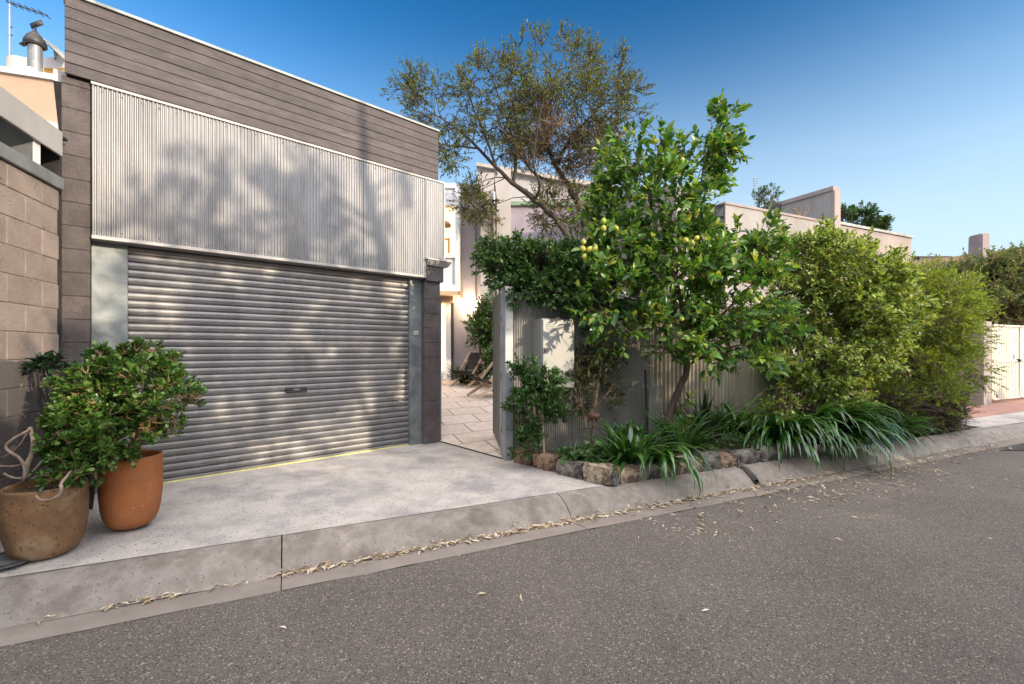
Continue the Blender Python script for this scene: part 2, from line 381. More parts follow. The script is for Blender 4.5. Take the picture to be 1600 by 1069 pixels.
def curve(a, b, n=5, sag=.0, wob=.05):
    a = V(a); b = V(b); L = (b-a).length
    o = V((random.uniform(-1,1), random.uniform(-1,1), random.uniform(-.3,1)))*L*wob*2
    return [a.lerp(b, i/(n-1)) + o*math.sin(math.pi*i/(n-1)) + V((0,0,-sag*L*math.sin(math.pi*i/(n-1)))) for i in range(n)]

def dens(poly, radii, step=.12):
    """resample a limb; returns points, radii, with a slight wander"""
    pts = []; rs = []
    for i in range(len(poly)-1):
        a = V(poly[i]); b = V(poly[i+1]); n = max(2, int((b-a).length/step))
        for j in range(n):
            t = j/n; pts.append(a.lerp(b,t)); rs.append(radii[i]*(1-t)+radii[i+1]*t)
    pts.append(V(poly[-1])); rs.append(radii[-1])
    q = [p.copy() for p in pts]
    for _ in range(2):
        for i in range(1, len(q)-1): q[i] = (q[i-1]+q[i]*2+q[i+1])/4
    for i in range(1, len(q)-1):
        q[i] += V((random.uniform(-1,1),random.uniform(-1,1),random.uniform(-1,1)))*rs[i]*.25
    return q, rs

def plant(root, limbs, ells, nclump, crad, nspr, stem, nleaf, ang, L, W, tmpl, leafm, barkm, upb=.5, up=.8, jit=.35,
          br=.012, rmin=.35, power=.5, twigs=True, trunk_name='trunk', crown_name='crown', start=.15, zmin=None, keep=None, tw=.003, sides=7, outw=.8):
    """limbs: list of (polyline, radii). Clumps are tied to the nearest limb by a branch, sprigs to the clump by twigs."""
    mb = MB(); anchor = []; arad = []
    for poly, rr in limbs:
        q, rs = dens(poly, rr); mb.tube(q, rs, sides)
        anchor += q[len(q)//5:]; arad += rs[len(q)//5:]
    A = np.array([tuple(p) for p in anchor])
    cc, od = blob(ells, nclump, rmin, power)
    if zmin is not None: cc[:,2] = np.maximum(cc[:,2], zmin + RNG.uniform(0,.1,nclump))
    if keep is not None:
        sel = np.array([keep(p) for p in cc]); cc = cc[sel]; od = od[sel]
    for i in range(len(cc)):
        dd = A - cc[i]; dist = np.linalg.norm(dd, axis=1) + np.maximum(dd[:,2],0)*1.2
        j = int(dist.argmin())
        pts = curve(A[j], cc[i], 5, 0, .09); r0 = min(br, arad[j]*.7)
        mb.tube(pts, [r0*(1-.7*k/4) for k in range(5)], 5, False)
        if i % 3 == 0:
            A = np.vstack([A, [tuple(pts[2]), tuple(pts[3])]]); arad += [r0*.65, r0*.5]
    C = np.repeat(cc, nspr, axis=0); O = np.repeat(od, nspr, axis=0)
    n = len(C)
    off = RNG.normal(size=(n,3)); off = nrm(off)*(RNG.uniform(0,1,n)**.5)[:,None]*crad
    d = nrm(O*outw + off/crad*.8 + np.array([0,0,upb]) + RNG.normal(size=(n,3))*.35)
    sb = C + off*.75
    st = stem*RNG.uniform(.7,1.25,n)
    if twigs:
        for i in range(n):
            a = V(C[i]); b = V(sb[i]); e = b + V(d[i])*float(st[i])
            mb.tube([a, a.lerp(b,.6)+V((0,0,.02*crad)), b, e], [tw*1.5, tw*1.2, tw, tw*.5], 3, False)
    B, Ax, Nn, LL, WW = sprig_leaves(sb, d, st, nleaf, ang, L, W, up, jit, start)
    mb.build(trunk_name, barkm, root, smooth=True)
    return leaves(crown_name, B, Ax, Nn, LL, WW, tmpl, leafm, root)

def strap_clump(name, base, n, L, W, m, label, group=None, lean=(0,0), el=(.5,1.35), fall=1.6, spread=.1, az=None, cat='strappy plant', part=False):
    root = thing(name, base, label, cat, group)
    mb = MB()
    for i in range(n):
        a = random.uniform(0, 2*math.pi) if az is None else random.gauss(az[0], az[1])
        e = random.uniform(*el); l = L*random.uniform(.65,1.12); w = W*random.uniform(.75,1.15)
        r0 = random.uniform(0, spread)
        p = V((base[0]+math.cos(a)*r0, base[1]+math.sin(a)*r0*.8, base[2]))
        seg = 7; ha = V((math.cos(a)+lean[0], math.sin(a)+lean[1], 0)).normalized(); sd = ha.cross(V((0,0,1)))
        tw = random.uniform(-.25,.25)
        rows = []
        for k in range(seg+1):
            t = k/seg
            ww = w*(.55+.45*math.sin(math.pi*min(1,t*1.1+.12)))*(1 if t<.6 else (1-((t-.6)/.4)**1.6)) + .0008
            dirv = ha*math.cos(e) + V((0,0,1))*math.sin(e)
            nn = (V((0,0,1))*math.cos(e) - ha*math.sin(e))
            s2 = (sd + nn*tw*t).normalized()
            rows.append([p - s2*ww/2 + nn*ww*.16, p.copy(), p + s2*ww/2 + nn*ww*.16])
            p = p + dirv*(l/seg)
            e -= fall*random.uniform(.7,1.3)/seg*(0.5+t)
        mb.grid(rows)
    # one clump is one mesh of leaves
    o = V(base)
    me = bpy.data.meshes.new('leaves'); me.from_pydata([tuple(V(v)-o) for v in mb.v], [], mb.f)
    for p_ in me.polygons: p_.use_smooth = True
    me.materials.append(m)
    ob = bpy.data.objects.new('leaves', me); COL.objects.link(ob); ob.parent = root
    return root

exec_parts = []
# ================================================================== GROUND, ROAD, KERB
mb = MB(); n = 2
mb.grid([[(-400,-400,-.42),(400,-400,-.42)],[(-400,600,-.42),(400,600,-.42)]])
struct(mb.build('ground', M['ground']))

P_EDGE, P_INV, P_TOP = 3.25, 3.46, 3.66
rows = []
ts = [-14 + i*.05 for i in range(int(50/.05))]
edge = [K(t, P_EDGE + .012*math.sin(t*7.3)+random.uniform(-.011,.011), -.2) for t in ts]
rows.append(edge)
for p in (2.6, 1.2, -.4, -3.2): rows.append([K(t, p, -.2+.02*(3.25-p)/3) for t in ts])
mb = MB(); mb.grid(rows); struct(mb.build('road', M['asphalt'], smooth=True))
# darker repair patch at the right
mb = MB(); a = G(1560,703,-.19); poly = [K(a.dot(V((.9026,.4305,0)))+dx, -a.dot(V((.4305,-.9026,0)))+dy, 0) for dx,dy in ((0,0),(.5,-.35),(3.5,-.4),(3.6,.02),(1.2,.05))]
mb.add([(p.x,p.y,-.189) for p in poly], [tuple(range(len(poly)))])
struct(mb.build('road_patch', M['patch']))
# far verge across the street
mb = MB(); mb.grid([[K(-14,-3.2,-.155),K(36,-3.2,-.155)],[K(-14,-4.0,-.03),K(36,-4.0,-.03)],[K(-14,-9,0),K(36,-9,0)]])
struct(mb.build('far_footpath', M['concrete']))

# kerb and gutter in cast lengths with open joints
J = [-14, -8.4, -5.2, tK(440,3.5), tK(886,3.55), tK(1168,3.6)-.05]
J2 = [tK(1168,3.6)+.05, tK(1300,3.6), tK(1440,3.6), tK(1545,3.6), 16, 21, 28, 36]
def kerb_len(mb, t0, t1, prof, g=.004):
    n = max(2, int((t1-t0)/.25))
    rows = []
    for i in range(n+1):
        t = t0+g + (t1-t0-2*g)*i/n
        rows.append([K(t, p + random.uniform(-.004,.004), z + random.uniform(-.003,.003)) for p,z in prof])
    mb.grid(rows)
    for t in (t0+g, t1-g):
        pts = [K(t,p,z) for p,z in prof] + [K(t,prof[-1][0],-.4), K(t,prof[0][0],-.4)]
        mb.add(pts, [tuple(range(len(pts)))])
KP = [(3.445,-.200),(3.465,-.190),(3.49,-.168),(3.525,-.130),(3.56,-.098),(3.595,-.072),(3.635,-.052),(3.68,-.040),(3.74,-.033)]
mbk = MB(); mbg = MB()
for seq in (J, J2):
    for a, b in zip(seq[:-1], seq[1:]):
        kerb_len(mbk, a, b, KP)
for a, b in zip(J[:-1]+J2[:-1], J[1:]+J2[1:]):
    kerb_len(mbg, a, b if b != J[-1] else J2[0], [(3.235,-.196),(3.26,-.193),(3.36,-.198),(3.457,-.203)], .003)
struct(mbk.build('kerb', M['kerb'], smooth=True)); struct(mbg.build('gutter', M['gutter'], smooth=True))
mb = MB(); mb.grid([[K(-14,3.24,-.215),K(36,3.24,-.215)],[K(-14,3.45,-.215),K(36,3.45,-.215)],[K(-14,3.69,-.11),K(36,3.69,-.11)]])
struct(mb.build('kerb_bedding', M['dark']))
mb = MB(); t0 = tK(1168,3.6)
mb.tube([K(t0,3.70,-.1), K(t0,3.50,-.17)], [.042,.042], 14, False)
dp = mb.build('drain_outlet', M['darkmetal'], smooth=True); tag(dp, 'dark stormwater outlet slot cut through the kerb below the stone edging', 'drain')

# driveway slab
def drive_z(p): return -.031 + .031*min(1, max(0,(p-3.69)/1.4))
tl, tr = -14.0, tK(958,3.69)-.02
rows = []
for i in range(40):
    t = tl + (tr - tl)*i/39
    rows.append([K(t, p, drive_z(p)) for p in (3.735,3.9,4.2,4.6,5.1,6,7.2,8.6)])
mb = MB(); mb.grid(rows)
struct(mb.build('driveway', M['concrete'], smooth=True))
# wedge of slab between the stone edging and the gate
FP = 4.947; GP = V((-.074,5.445,0)); FR = Frame((GP.x,GP.y), (0.9026,0.4305))
# paved courtyard behind the gate: rises towards the house
cz = lambda y: .003 + max(0, y-6.2)*.066
def court_row(y): return [(x, y, cz(y)) for x in (-6.0,-3,-1.6,-.6,.2,1.2,3,6)]
thr_a = GA.w(3.62,-.02,0); thr_b = V((-.1,5.52,0))
mb = MB()
mb.grid([[(-2.0,7.9-.25,.0),(thr_a.x,thr_a.y,.004),(thr_b.x,thr_b.y,.004),(.2,5.66,.004),(4.5,7.75,.004)],
         [(-2.0,8.2,cz(8.2)),(-1.2,8.2,cz(8.2)),(-.2,8.2,cz(8.2)),(.3,8.2,cz(8.2)),(4.5,8.2,cz(8.2))],
         [(-6.0,13.2,cz(13.2)),(-3,13.2,cz(13.2)),(.2,13.2,cz(13.2)),(2,13.2,cz(13.2)),(5,13.2,cz(13.2))]])
struct(mb.build('courtyard_paving', M['pave']))
mb = MB(); mb.bar(thr_a+V((0,0,.004)), thr_b+V((0,0,.004)), .02, .012); struct(mb.build('threshold_joint', M['dark']))

# garden bed soil
rows = []
tb0, tb1 = tK(800,4.75), tK(1488,4.2)
for i in range(70):
    t = tb0-.25 + (tb1-tb0+.25)*i/69; r = []
    for j in range(9):
        p = 3.74 + 1.19*j/8
        # bed starts at the diagonal stone row
        lim = 3.72 + max(0, (1.0-(t-2.25)/1.0)) if t < 3.1 else 3.72
        r.append(K(t, p, .055 + random.uniform(-.02,.03) + .04*math.sin(math.pi*j/8)))
    rows.append(r)
# clip the corner towards the driveway: shear the left rows onto the stone line
S0 = G(802,722,0); S1 = G(956,757,-.02)
def left_limit(p):      # t of the stone row at distance p
    pa = -KE.n.dot(V((S0.x,S0.y))); pb = -KE.n.dot(V((S1.x,S1.y))); ta = KE.u.dot(V((S0.x,S0.y))); tb_ = KE.u.dot(V((S1.x,S1.y)))
    f = (p-pb)/(pa-pb); return tb_ + (ta-tb_)*f + .1
rows = []
for i in range(70):
    r = []
    for j in range(9):
        p = 3.74 + 1.2*j/8; t0 = left_limit(p); t = t0 + (tb1-t0)*(i/69)**1.0
        r.append(K(t, p, .06 + random.uniform(-.02,.025) + .04*math.sin(math.pi*j/8) - (.09*max(0,(t-7.2))/3 if t>7.2 else 0)))
    rows.append(r)
mb = MB(); mb.grid(rows); struct(mb.build('garden_soil', M['soil'], smooth=True))

# brick driveway of the neighbour at the right
tb = tK(1505,3.7)
mb = MB(); mb.grid([[K(tb1-.6,3.69,-.03),K(36,3.69,-.03)],[K(tb1-.6,4.25,-.012),K(36,4.25,-.012)]])
struct(mb.build('crossover', M['concrete']))
mb = MB(); mb.grid([[K(tb1-.8,4.25,-.010),K(36,4.25,-.010)],[K(tb1-.8,9,.0),K(36,9,.0)]])
struct(mb.build('brick_driveway', M['brick']))

# ================================================================== GARAGE
gs = lambda px, d=0: GA.S(px, d)
g_end = gs(690)
gar = thing('garage', GA.w(0,0,0), 'garage with brown boards over galvanised corrugated sheet and a grey roller door', 'garage')
def blocks(mb, fr, s0, s1, d0, d1, z0, z1, bl, h=.2, gap=.007, rec=.006):
    """painted block masonry: blocks standing a little proud of a core"""
    mb2 = MB(); row = 0; z = z0
    while z < z1-.02:
        zt = min(z+h, z1); s = s0 - (bl/2 if row % 2 else 0)
        while s < s1-.005:
            a = max(s, s0); b = min(s+bl, s1)
            if b-a > .03:
                j = random.uniform(-.0015,.0015)
                mb2.fbox(fr, a+gap/2, b-gap/2, d0+j, d1+j, z+gap/2, zt-gap/2)
            s += bl
        z = zt; row += 1
    mb.v += mb2.v; mb.f += [tuple(i for i in f) for f in mb2.f] if len(mb.v) == len(mb2.v) else [tuple(i+len(mb.v)-len(mb2.v) for i in f) for f in mb2.f]
    mb.fbox(fr, s0+rec, s1-rec, d0+rec, d1-rec, z0, z1-.002)
mb = MB(); blocks(mb, GA, gs(95), -.012, -.4, 0, -.05, 3.62, .4)
mb.build('block_column', M['brownblock'], gar, bevel=.004)
zc0, zc1 = 2.29, 3.60
# mini-orb cladding as folded sheet
def orb(mb, fr, s0, s1, d, z0, z1, pitch, amp, per=8):
    n = int((s1-s0)/pitch*per); top = []; bot = []
    for i in range(n+1):
        s = s0+(s1-s0)*i/n; dd = d + amp*math.sin(2*math.pi*(s-s0)/pitch)
        bot.append(fr.w(s,dd,z0)); top.append(fr.w(s,dd,z1))
    mb.strip(bot, top)
cuts = [-.008, gs(370), gs(567), gs(664)]
mb = MB()
for a, b in zip(cuts[:-1], cuts[1:]):
    orb(mb, GA, a, b+.012, .024+random.uniform(0,.003), zc0, zc1, .032, .0075)
cp = mb.build('corrugated_panel', M['galv'], gar, smooth=True)
mb = MB(); orb(mb, GA, gs(664), g_end+.015, .029, 2.53, zc1, .032, .0075)
mb.build('corrugated_panel', M['galv'], gar, smooth=True)
mb = MB(); mb.fbox(GA, g_end+.012, g_end+.03, -.2, .036, 2.53, zc1); mb.build('edge_trim', M['flash'], gar)
mb = MB(); mb.fbox(GA, -.012, gs(664), -.19, .045, zc0-.035, zc0-.001); FL1 = mb
mb = MB(); mb.fbox(GA, -.015, g_end+.03, .012, .040, zc1-.004, zc1+.022); FL2 = mb
mb = MB()
for i in range(26):
    s = .06 + i*.135
    if s < g_end:
        for zz in ((zc0+.04) if s < gs(664) else 2.57, zc1-.05):
            mb.lathe([(.0,.0)], (0,0,0), 3) if False else None
            mb.fbox(GA, s-.004, s+.004, .028, .037, zz-.004, zz+.004)
FL1.build('bottom_flashing', M['flash'], gar, bevel=.004); FL2.build('top_flashing', M['flash'], gar, bevel=.003, extra=(mb, M['darkmetal']))
# brown boards
c0, c1 = gs(101,.05), gs(685,.05)
mb = MB(); nb = MB(); zb = zc1+.022
for i in range(7):
    z0 = zb + i*.094; z1 = z0+.090
    mb.fbox(GA, c0, c1, .028+random.uniform(0,.002), .05+random.uniform(-.001,.002), z0, z1)
    for s in (c0+.035, c0+.07, 1.02, 1.05, 2.05, 2.08, 2.98, 3.01, c1-.04):
        nb.fbox(GA, s-.004, s+.004, .05, .0535, z0+.02, z0+.028); nb.fbox(GA, s-.004, s+.004, .05, .0535, z1-.026, z1-.018)
zt = zb+7*.094
bd = mb.build('board_cladding', M['board'], gar, bevel=.003, extra=(nb, M['darkmetal']))
mb = MB(); mb.fbox(GA, c0+.01, c1-.01, -.02, .027, zb, zt-.005); mb.build('backing', M['dark'], gar)
mb = MB(); mb.fbox(GA, c0-.01, c1+.012, -.12, .07, zt, zt+.03); mb.build('ridge_capping', M['plate'], gar, bevel=.004)
# recess parts
mb = MB(); mb.fbox(GA, -.01, gs(200,-.1), -.16, -.1, 0, zc0-.035); mb.build('steel_plate', M['plate'], gar, bevel=.003)
dS0, dS1 = gs(200,-.12)+.002, gs(640,-.12)+.02
prof = [(0,-.022),(.10,-.020),(.16,.002),(.36,.011),(.41,.002),(.46,.002),(.51,.011),(.78,.013),(.90,.010),(.94,-.018)]
npitch = 31; zd0 = .035; pitch = (zc0-.04-zd0)/npitch
mb = MB(); rows = []
for i in range(npitch):
    for f_, dd in prof: rows.append([GA.w(s, -.135+dd+.0015*math.sin(s*2.1+i), zd0+pitch*(i+f_)) for s in np.linspace(dS0,dS1,14)])
mb.grid(rows)
rd = mb.build('roller_door', M['roller'], gar, smooth=True)
md = rd.modifiers.new('edge', 'EDGE_SPLIT'); md.split_angle = rad(35)
mb = MB(); mb.fbox(GA, dS0, dS1, -.15, -.118, .013, .036); mb.build('bottom_rail', M['roller'], gar, parent=rd, bevel=.003)
mb = MB(); mb.fbox(GA, dS0, dS1, -.152, -.112, -.004, .013); mb.build('bottom_strip', M['yellow'], gar, parent=rd)  # plain yellow strip below the bottom rail
hs = gs(463,-.12); hz = GA.Z(463,609,-.12)
mb = MB(); mb.fbox(GA, hs-.115, hs+.115, -.13, -.112, hz-.024, hz+.020); mb.fbox(GA, hs-.115, hs+.115, -.114, -.098, hz-.026, hz-.014)
hd = mb.build('handle', M['black'], gar, parent=rd, bevel=.003)
mb = MB()
for i, x in enumerate((-.03,-.012,.003,.012,.03)): mb.fbox(GA, hs+x-.003, hs+x+.004, -.112, -.1112, hz-.003, hz+.008)
mb.build('handle_marks', M['sticker'], gar, parent=rd)
mb = MB(); mb.fbox(GA, gs(640,-.08)+.004, gs(663,-.08)-.004, -.16, -.08, 0, zc0-.035)
sp = mb.build('steel_post', M['plate'], gar, bevel=.004)
ss = gs(650,-.08); sz = GA.Z(650,520,-.08)
mb = MB(); mb.fbox(GA, ss-.035, ss+.035, -.08, -.0775, sz-.022, sz+.022); st_ = mb.build('sticker', M['sticker'], gar, parent=sp)
mb = MB()
for i in range(7): mb.fbox(GA, ss-.028+i*.0085, ss-.028+i*.0085+.0055, -.0775, -.0768, sz-.006, sz+.006)
mb.build('sticker_print', M['black'], gar, parent=sp)
# right pillar
p0, p1 = gs(663), gs(688)
mb = MB(); blocks(mb, GA, p0, p1, -.2, 0, -.02, 2.22, .4, .2)
mb.build('block_pillar', M['brownblock'], gar, bevel=.004)
mb = MB(); mb.fbox(GA, p0+.01, p1+.035, -.22, .03, 2.223, 2.425); mb.build('pillar_head', M['brownblock'], gar, bevel=.006)
mb = MB(); a0, a1 = p0+.005, gs(704,.05)
mb.hexa([GA.w(a0+.01,.05,2.43),GA.w(a1-.05,.05,2.43),GA.w(a1-.05,-.15,2.43),GA.w(a0+.01,-.15,2.43),
         GA.w(a0-.0,.085,2.50),GA.w(a1,.085,2.50),GA.w(a1,-.16,2.50),GA.w(a0,-.16,2.50)])
mb.fbox(GA, a0-.015, a1+.01, -.17, .095, 2.502, 2.522)
mb.build('pillar_cap', M['flash'], gar, bevel=.003)
mb = MB(); mb.fbox(GA, p1+.012, p1+.06, -.14, -.06, .0, 2.0); mb.build('gate_jamb', M['plate'], gar, bevel=.003)
mb = MB(); mb.fbox(GA, gs(95)+.02, g_end-.01, -6, -.42, -.05, 3.58); mb.fbox(GA, gs(95)+.02, -.03, -.42,-.41,0,3.5); mb.fbox(GA, g_end-.22, g_end-.012, -.419, -.21, -.05, 3.58)
mb.build('side_wall', M['brownblock'], gar)
mb = MB(); mb.fbox(GA, gs(95)-.05, g_end+.02, -6.1, -.121, 3.6, 3.70); mb.build('roof', M['flash'], gar)
mb = MB(); mb.fbox(GA, -.0, p0, -.41, -.165, zc0-.034, zc0+.3); mb.build('lintel', M['dark'], gar)

# ================================================================== LEFT NEIGHBOURS
wl = thing('block_wall', LW.w(0,0,0), 'tan painted block wall with metal coping at the left edge of the driveway', 'wall')
ztop = 2.59
mb = MB(); blocks(mb, LW, -2.2, -.03, -.19, 0, .02, ztop, .39)
o = mb.build('wall', M['lblock'], wl, bevel=.004)
# dark paint on the lower courses with flaked edge
def wallpaint():
    m = M['lblock']; nt = m.node_tree; N = nt.nodes; L = nt.links; bs = N['Principled BSDF']
    src = bs.inputs['Base Color'].links[0].from_socket
    tc = N.new('ShaderNodeTexCoord'); sx = N.new('ShaderNodeSeparateXYZ'); L.new(tc.outputs['Object'], sx.inputs[0])
    no = N.new('ShaderNodeTexNoise'); no.inputs['Scale'].default_value = 5; no.inputs['Detail'].default_value = 6; L.new(tc.outputs['Object'], no.inputs['Vector'])
    ma = N.new('ShaderNodeMath'); ma.operation = 'MULTIPLY_ADD'; ma.inputs[1].default_value = .16; L.new(no.outputs['Fac'], ma.inputs[0]); L.new(sx.outputs[2], ma.inputs[2])
    lt = N.new('ShaderNodeMath'); lt.operation = 'LESS_THAN'; lt.inputs[1].default_value = 1.30; L.new(ma.outputs[0], lt.inputs[0])
    n2 = N.new('ShaderNodeTexNoise'); n2.inputs['Scale'].default_value = 9; n2.inputs['Detail'].default_value = 5; L.new(tc.outputs['Object'], n2.inputs['Vector'])
    l2 = N.new('ShaderNodeMath'); l2.operation = 'LESS_THAN'; l2.inputs[1].default_value = .655; L.new(n2.outputs['Fac'], l2.inputs[0])
    mu = N.new('ShaderNodeMath'); mu.operation = 'MULTIPLY'; L.new(lt.outputs[0], mu.inputs[0]); L.new(l2.outputs[0], mu.inputs[1])
    mx = N.new('ShaderNodeMix'); mx.data_type = 'RGBA'; mx.inputs['B'].default_value = (.10,.088,.085,1)
    L.new(mu.outputs[0], mx.inputs['Factor']); L.new(src, mx.inputs['A']); L.new(mx.outputs['Result'], bs.inputs['Base Color'])
wallpaint()
mb = MB(); mb.fbox(LW, -2.2, -.02, -.2, .03, ztop+.002, ztop+.10); mb.build('coping', M['coping'], wl, bevel=.004)
cr = thing('carport_roof', LW.w(-.6,-.2,2.7), 'grey carport roof edge with steel purlin above the tan block wall', 'carport roof')
mb = MB(); zf0 = 2.87
mb.fbox(LW, -3, -.02, .0, .02, zf0, zf0+.2); mb.build('fascia', M['fascia'], cr, bevel=.003)
mb = MB(); mb.fbox(LW, -3, .1, -2.5, -.002, zf0+.17, zf0+.19); mb.build('roof_sheet', M['dark'], cr)
mb = MB(); s = -.33
mb.fbox(LW, s-.004, s+.004, -2.0, -.02, ztop+.105, zf0+.165); mb.fbox(LW, s+.0045, s+.07, -2.0, -.02, zf0+.158, zf0+.166); mb.fbox(LW, s+.0045, s+.07, -2.0, -.02, ztop+.105, ztop+.113)
mb.build('purlin', M['coping'], cr)
mb = MB(); mb.fbox(LW, s+.0705, s+.076, -2.0, -.015, zf0+.135, zf0+.166); mb.fbox(LW, s-.005, s+.076, -.0145, -.008, ztop+.105, zf0+.166); mb.build('purlin_edge', M['white'], cr)
mb = MB(); mb.fbox(LW, .015, .05, -2.6, -.02, .0, zf0+.168); mb.build('dark_backing', M['dark'], cr)  # dark sheet added so the gap under the roof reads as black shade

nh = thing('neighbour_house', (-9.5,9,0), 'peach rendered house wall with white capping behind the carport roof', 'house')
Y = 8.5
a = P(-60,104,Y); b = P(101,129,Y)
mb = MB(); mb.hexa([(a.x,Y,0),(b.x,Y,0),(b.x,Y+4,0),(a.x,Y+4,0),(a.x,Y,a.z),(b.x,Y,b.z),(b.x,Y+4,b.z),(a.x,Y+4,a.z)]); mb.build('wall', M['peach'], nh)
mb = MB(); mb.hexa([(a.x,Y-.05,a.z),(b.x+.02,Y-.05,b.z),(b.x+.02,Y+4,b.z),(a.x,Y+4,a.z),(a.x,Y-.05,a.z+.1),(b.x+.02,Y-.05,b.z+.1),(b.x+.02,Y+4,b.z+.1),(a.x,Y+4,a.z+.1)]); mb.build('capping', M['white'], nh)
c = P(72,190,Y); d = P(101,199,Y)
mb = MB(); mb.hexa([(c.x,Y-.12,c.z-.12),(d.x,Y-.12,d.z-.12),(d.x,Y-.004,d.z-.12),(c.x,Y-.004,c.z-.12),(c.x,Y-.12,c.z),(d.x,Y-.12,d.z),(d.x,Y-.004,d.z),(c.x,Y-.004,c.z)]); mb.build('ledge', M['white'], nh)
Y2 = 9.2
a = P(66,122,Y2); b = P(100,100,Y2)
mb = MB(); mb.fbox(XF, a.x, b.x+.1, -Y2-1.5, -Y2, 4.5, P(66,108,Y2).z); mb.build('roof_room', M['orange'], nh)
mb = MB(); mb.fbox(XF, P(35,0,Y2).x, b.x+.1, -Y2-1.6, -Y2+.05, P(66,108,Y2).z+.002, P(66,92,Y2).z); mb.build('roof_fascia', M['white'], nh)
dr = thing('roof_drum', P(40,120,8.9), 'beige round drum on the roof of the peach house', 'drum')
q = P(40,119,8.9); rr = 27*8.9/F/1.3
mb = MB(); mb.lathe([(.001,-.3),(rr,-.3),(rr,.24),(rr-.03,.25),(.001,.25)], (q.x,q.y,q.z), 36); mb.build('shell', M['beige'], dr, smooth=False)
mb = MB(); e = P(43,108,8.5); mb.fbox(XF, e.x-.05, e.x+.05, -8.63, -8.5, e.z-.05, e.z+.05); mb.build('vent_box', M['white'], dr); mb = MB(); e = P(20,106,8.5); mb.fbox(XF, e.x-.04,e.x+.04,-8.63,-8.5,e.z-.06,e.z+.04); mb.build('pipe_bracket', M['white'], dr)
fl = thing('flue', P(55,110,8.7), 'grey flue pipe with dark curved cowl beside the beige roof drum', 'flue')
q = P(55,103,8.8); mb = MB(); mb.tube([q+V((0,0,-.3)), q+V((0,0,.36))], .105, 20); mb.build('pipe', M['coping'], fl, smooth=False)
mb = MB(); q2 = q+V((0,0,.36))
mb.lathe([(.13,.0),(.17,.02),(.165,.08),(.12,.18),(.06,.25),(.03,.30),(.001,.31)], tuple(q2), 20)
mb.bar(q2+V((0,0,.28)), q2+V((.02,0,.42)), .02, .02); mb.bar(q2+V((-.08,0,.38)), q2+V((.13,0,.46)), .02, .1)
mb.bar(q2+V((-.17,-.02,.05)), q2+V((-.24,-.02,.02)), .08, .03)
mb.build('cowl', M['darkmetal'], fl, smooth=True)
sf = thing('roof_rack', P(85,95,9.0), 'tilted grey panel on steel struts beside the board clad garage top', 'roof panel')
mb = MB(); mb.hexa([P(66,61,8.8),P(69,62,8.8),P(104,88,8.9),P(102,94,8.9),P(66,59,9.6),P(69,60,9.6),P(104,86,9.7),P(102,92,9.7)]); mb.build('panel', M['tin'], sf)
mb = MB(); mb.bar(P(86,72,9.0),P(88,95,9.0),.04,.04); mb.bar(P(95,83,9.0),P(88,95,9.0),.04,.04); mb.bar(P(76,70,9.0),P(90,83,9.0),.03,.03); mb.build('strut', M['tin'], sf)

def antenna(base, h, els, label, grp, boom=None, r=.012):
    t = thing('tv_antenna', base, label, 'antenna', grp); b = V(base)
    mb = MB(); mb.tube([b, b+V((0,0,h))], r, 6); mb.build('mast', M['tin'], t)
    mb = MB()
    for z, x0, x1 in els: mb.bar(b+V((x0,0,z)), b+V((x1,.02,z+.02)), r*1.2, r*1.2)
    if boom:
        mb.bar(b+V(boom[0]), b+V(boom[1]), r*1.2, r*1.2)
        for i in range(6):
            c = V(boom[0]).lerp(V(boom[1]), (i+.5)/6); mb.bar(b+c+V((0,-.12,.0)), b+c+V((0,.12,.0)), r*.8, r*.8)
    mb.build('aerial', M['darkmetal'], t)
b = P(15,108,8.8); zt_ = P(15,3,8.8).z - b.z
antenna(b, zt_, [(zt_*.5,-.03,.03),(zt_*.62,-.02,.03)], 'tall antenna mast on the peach house at the top left corner', 'roof antennas', (( -.05,0,zt_-.0),(.72,0,zt_-.26)), .014)

# drain cover at the left edge
q = G(8,876,.0); dc = thing('drain_cover', (q.x+.02,q.y,0), 'round dark iron drain cover in the concrete beside the left pot', 'drain cover')
mb = MB(); mb.lathe([(.001,.006),(.11,.006),(.115,.003),(.12,.004)], (q.x+.0,q.y,0.0), 32); mb.build('lid', M['coping'], dc)
mb = MB(); mb.lathe([(.122,.002),(.124,.012),(.15,.012),(.155,.0)], (q.x+.0,q.y,0.0), 32); mb.build('rim', M['darkmetal'], dc)

# ================================================================== POTS AND SUCCULENTS
def pot(base, R, H, m, label, tilt=0):
    t = thing('plant_pot', base, label, 'plant pot', 'terracotta pots in front of the garage')
    pr = [(.001,0),(R*.50,.0),(R*.62,.010),(R*.76,H*.065),(R*.875,H*.16),(R*.95,H*.29),(R*1.0,H*.48),(R*1.01,H*.7),(R,H*.88),(R,H-.02),(R*.99,H-.004),(R*.965,H),(R*.93,H-.005),(R*.91,H-.02),(R*.89,H*.78),(R*.86,H*.7)]
    mb = MB(); mb.lathe(pr, base, 56); mb.build('shell', m, t, smooth=True)
    mb = MB(); mb.lathe([(R*.9,H-.05),(R*.6,H-.035),(R*.3,H-.04),(.001,H-.03)], base, 24); mb.build('soil', M['soil'], t, smooth=True)
    return V(base)+V((0,0,H-.04))
PL = V((-3.0,3.02,0.0)); PR = V((-2.80,3.45,0.0))
PL.z = drive_z(4.0)+.001; PR.z = .001
tl_ = pot(PL, .205, .455, M['oldpot'], 'weathered brown pot with pale stains, nearest the left edge')
tr_ = pot(PR, .187, .52, M['terra'], 'smooth orange terracotta pot holding the round jade plant')
jp = thing('jade_plant', tr_, 'rounded jade plant with thick stems in the orange pot', 'jade plant', 'jade plants in pots')
cR = V((PR.x-.0, PR.y, .93))
lim = []
for dx,dy,dz,r in ((-.05,.02,.1,.03),(.08,0,.12,.028)):
    pass
b0 = tr_
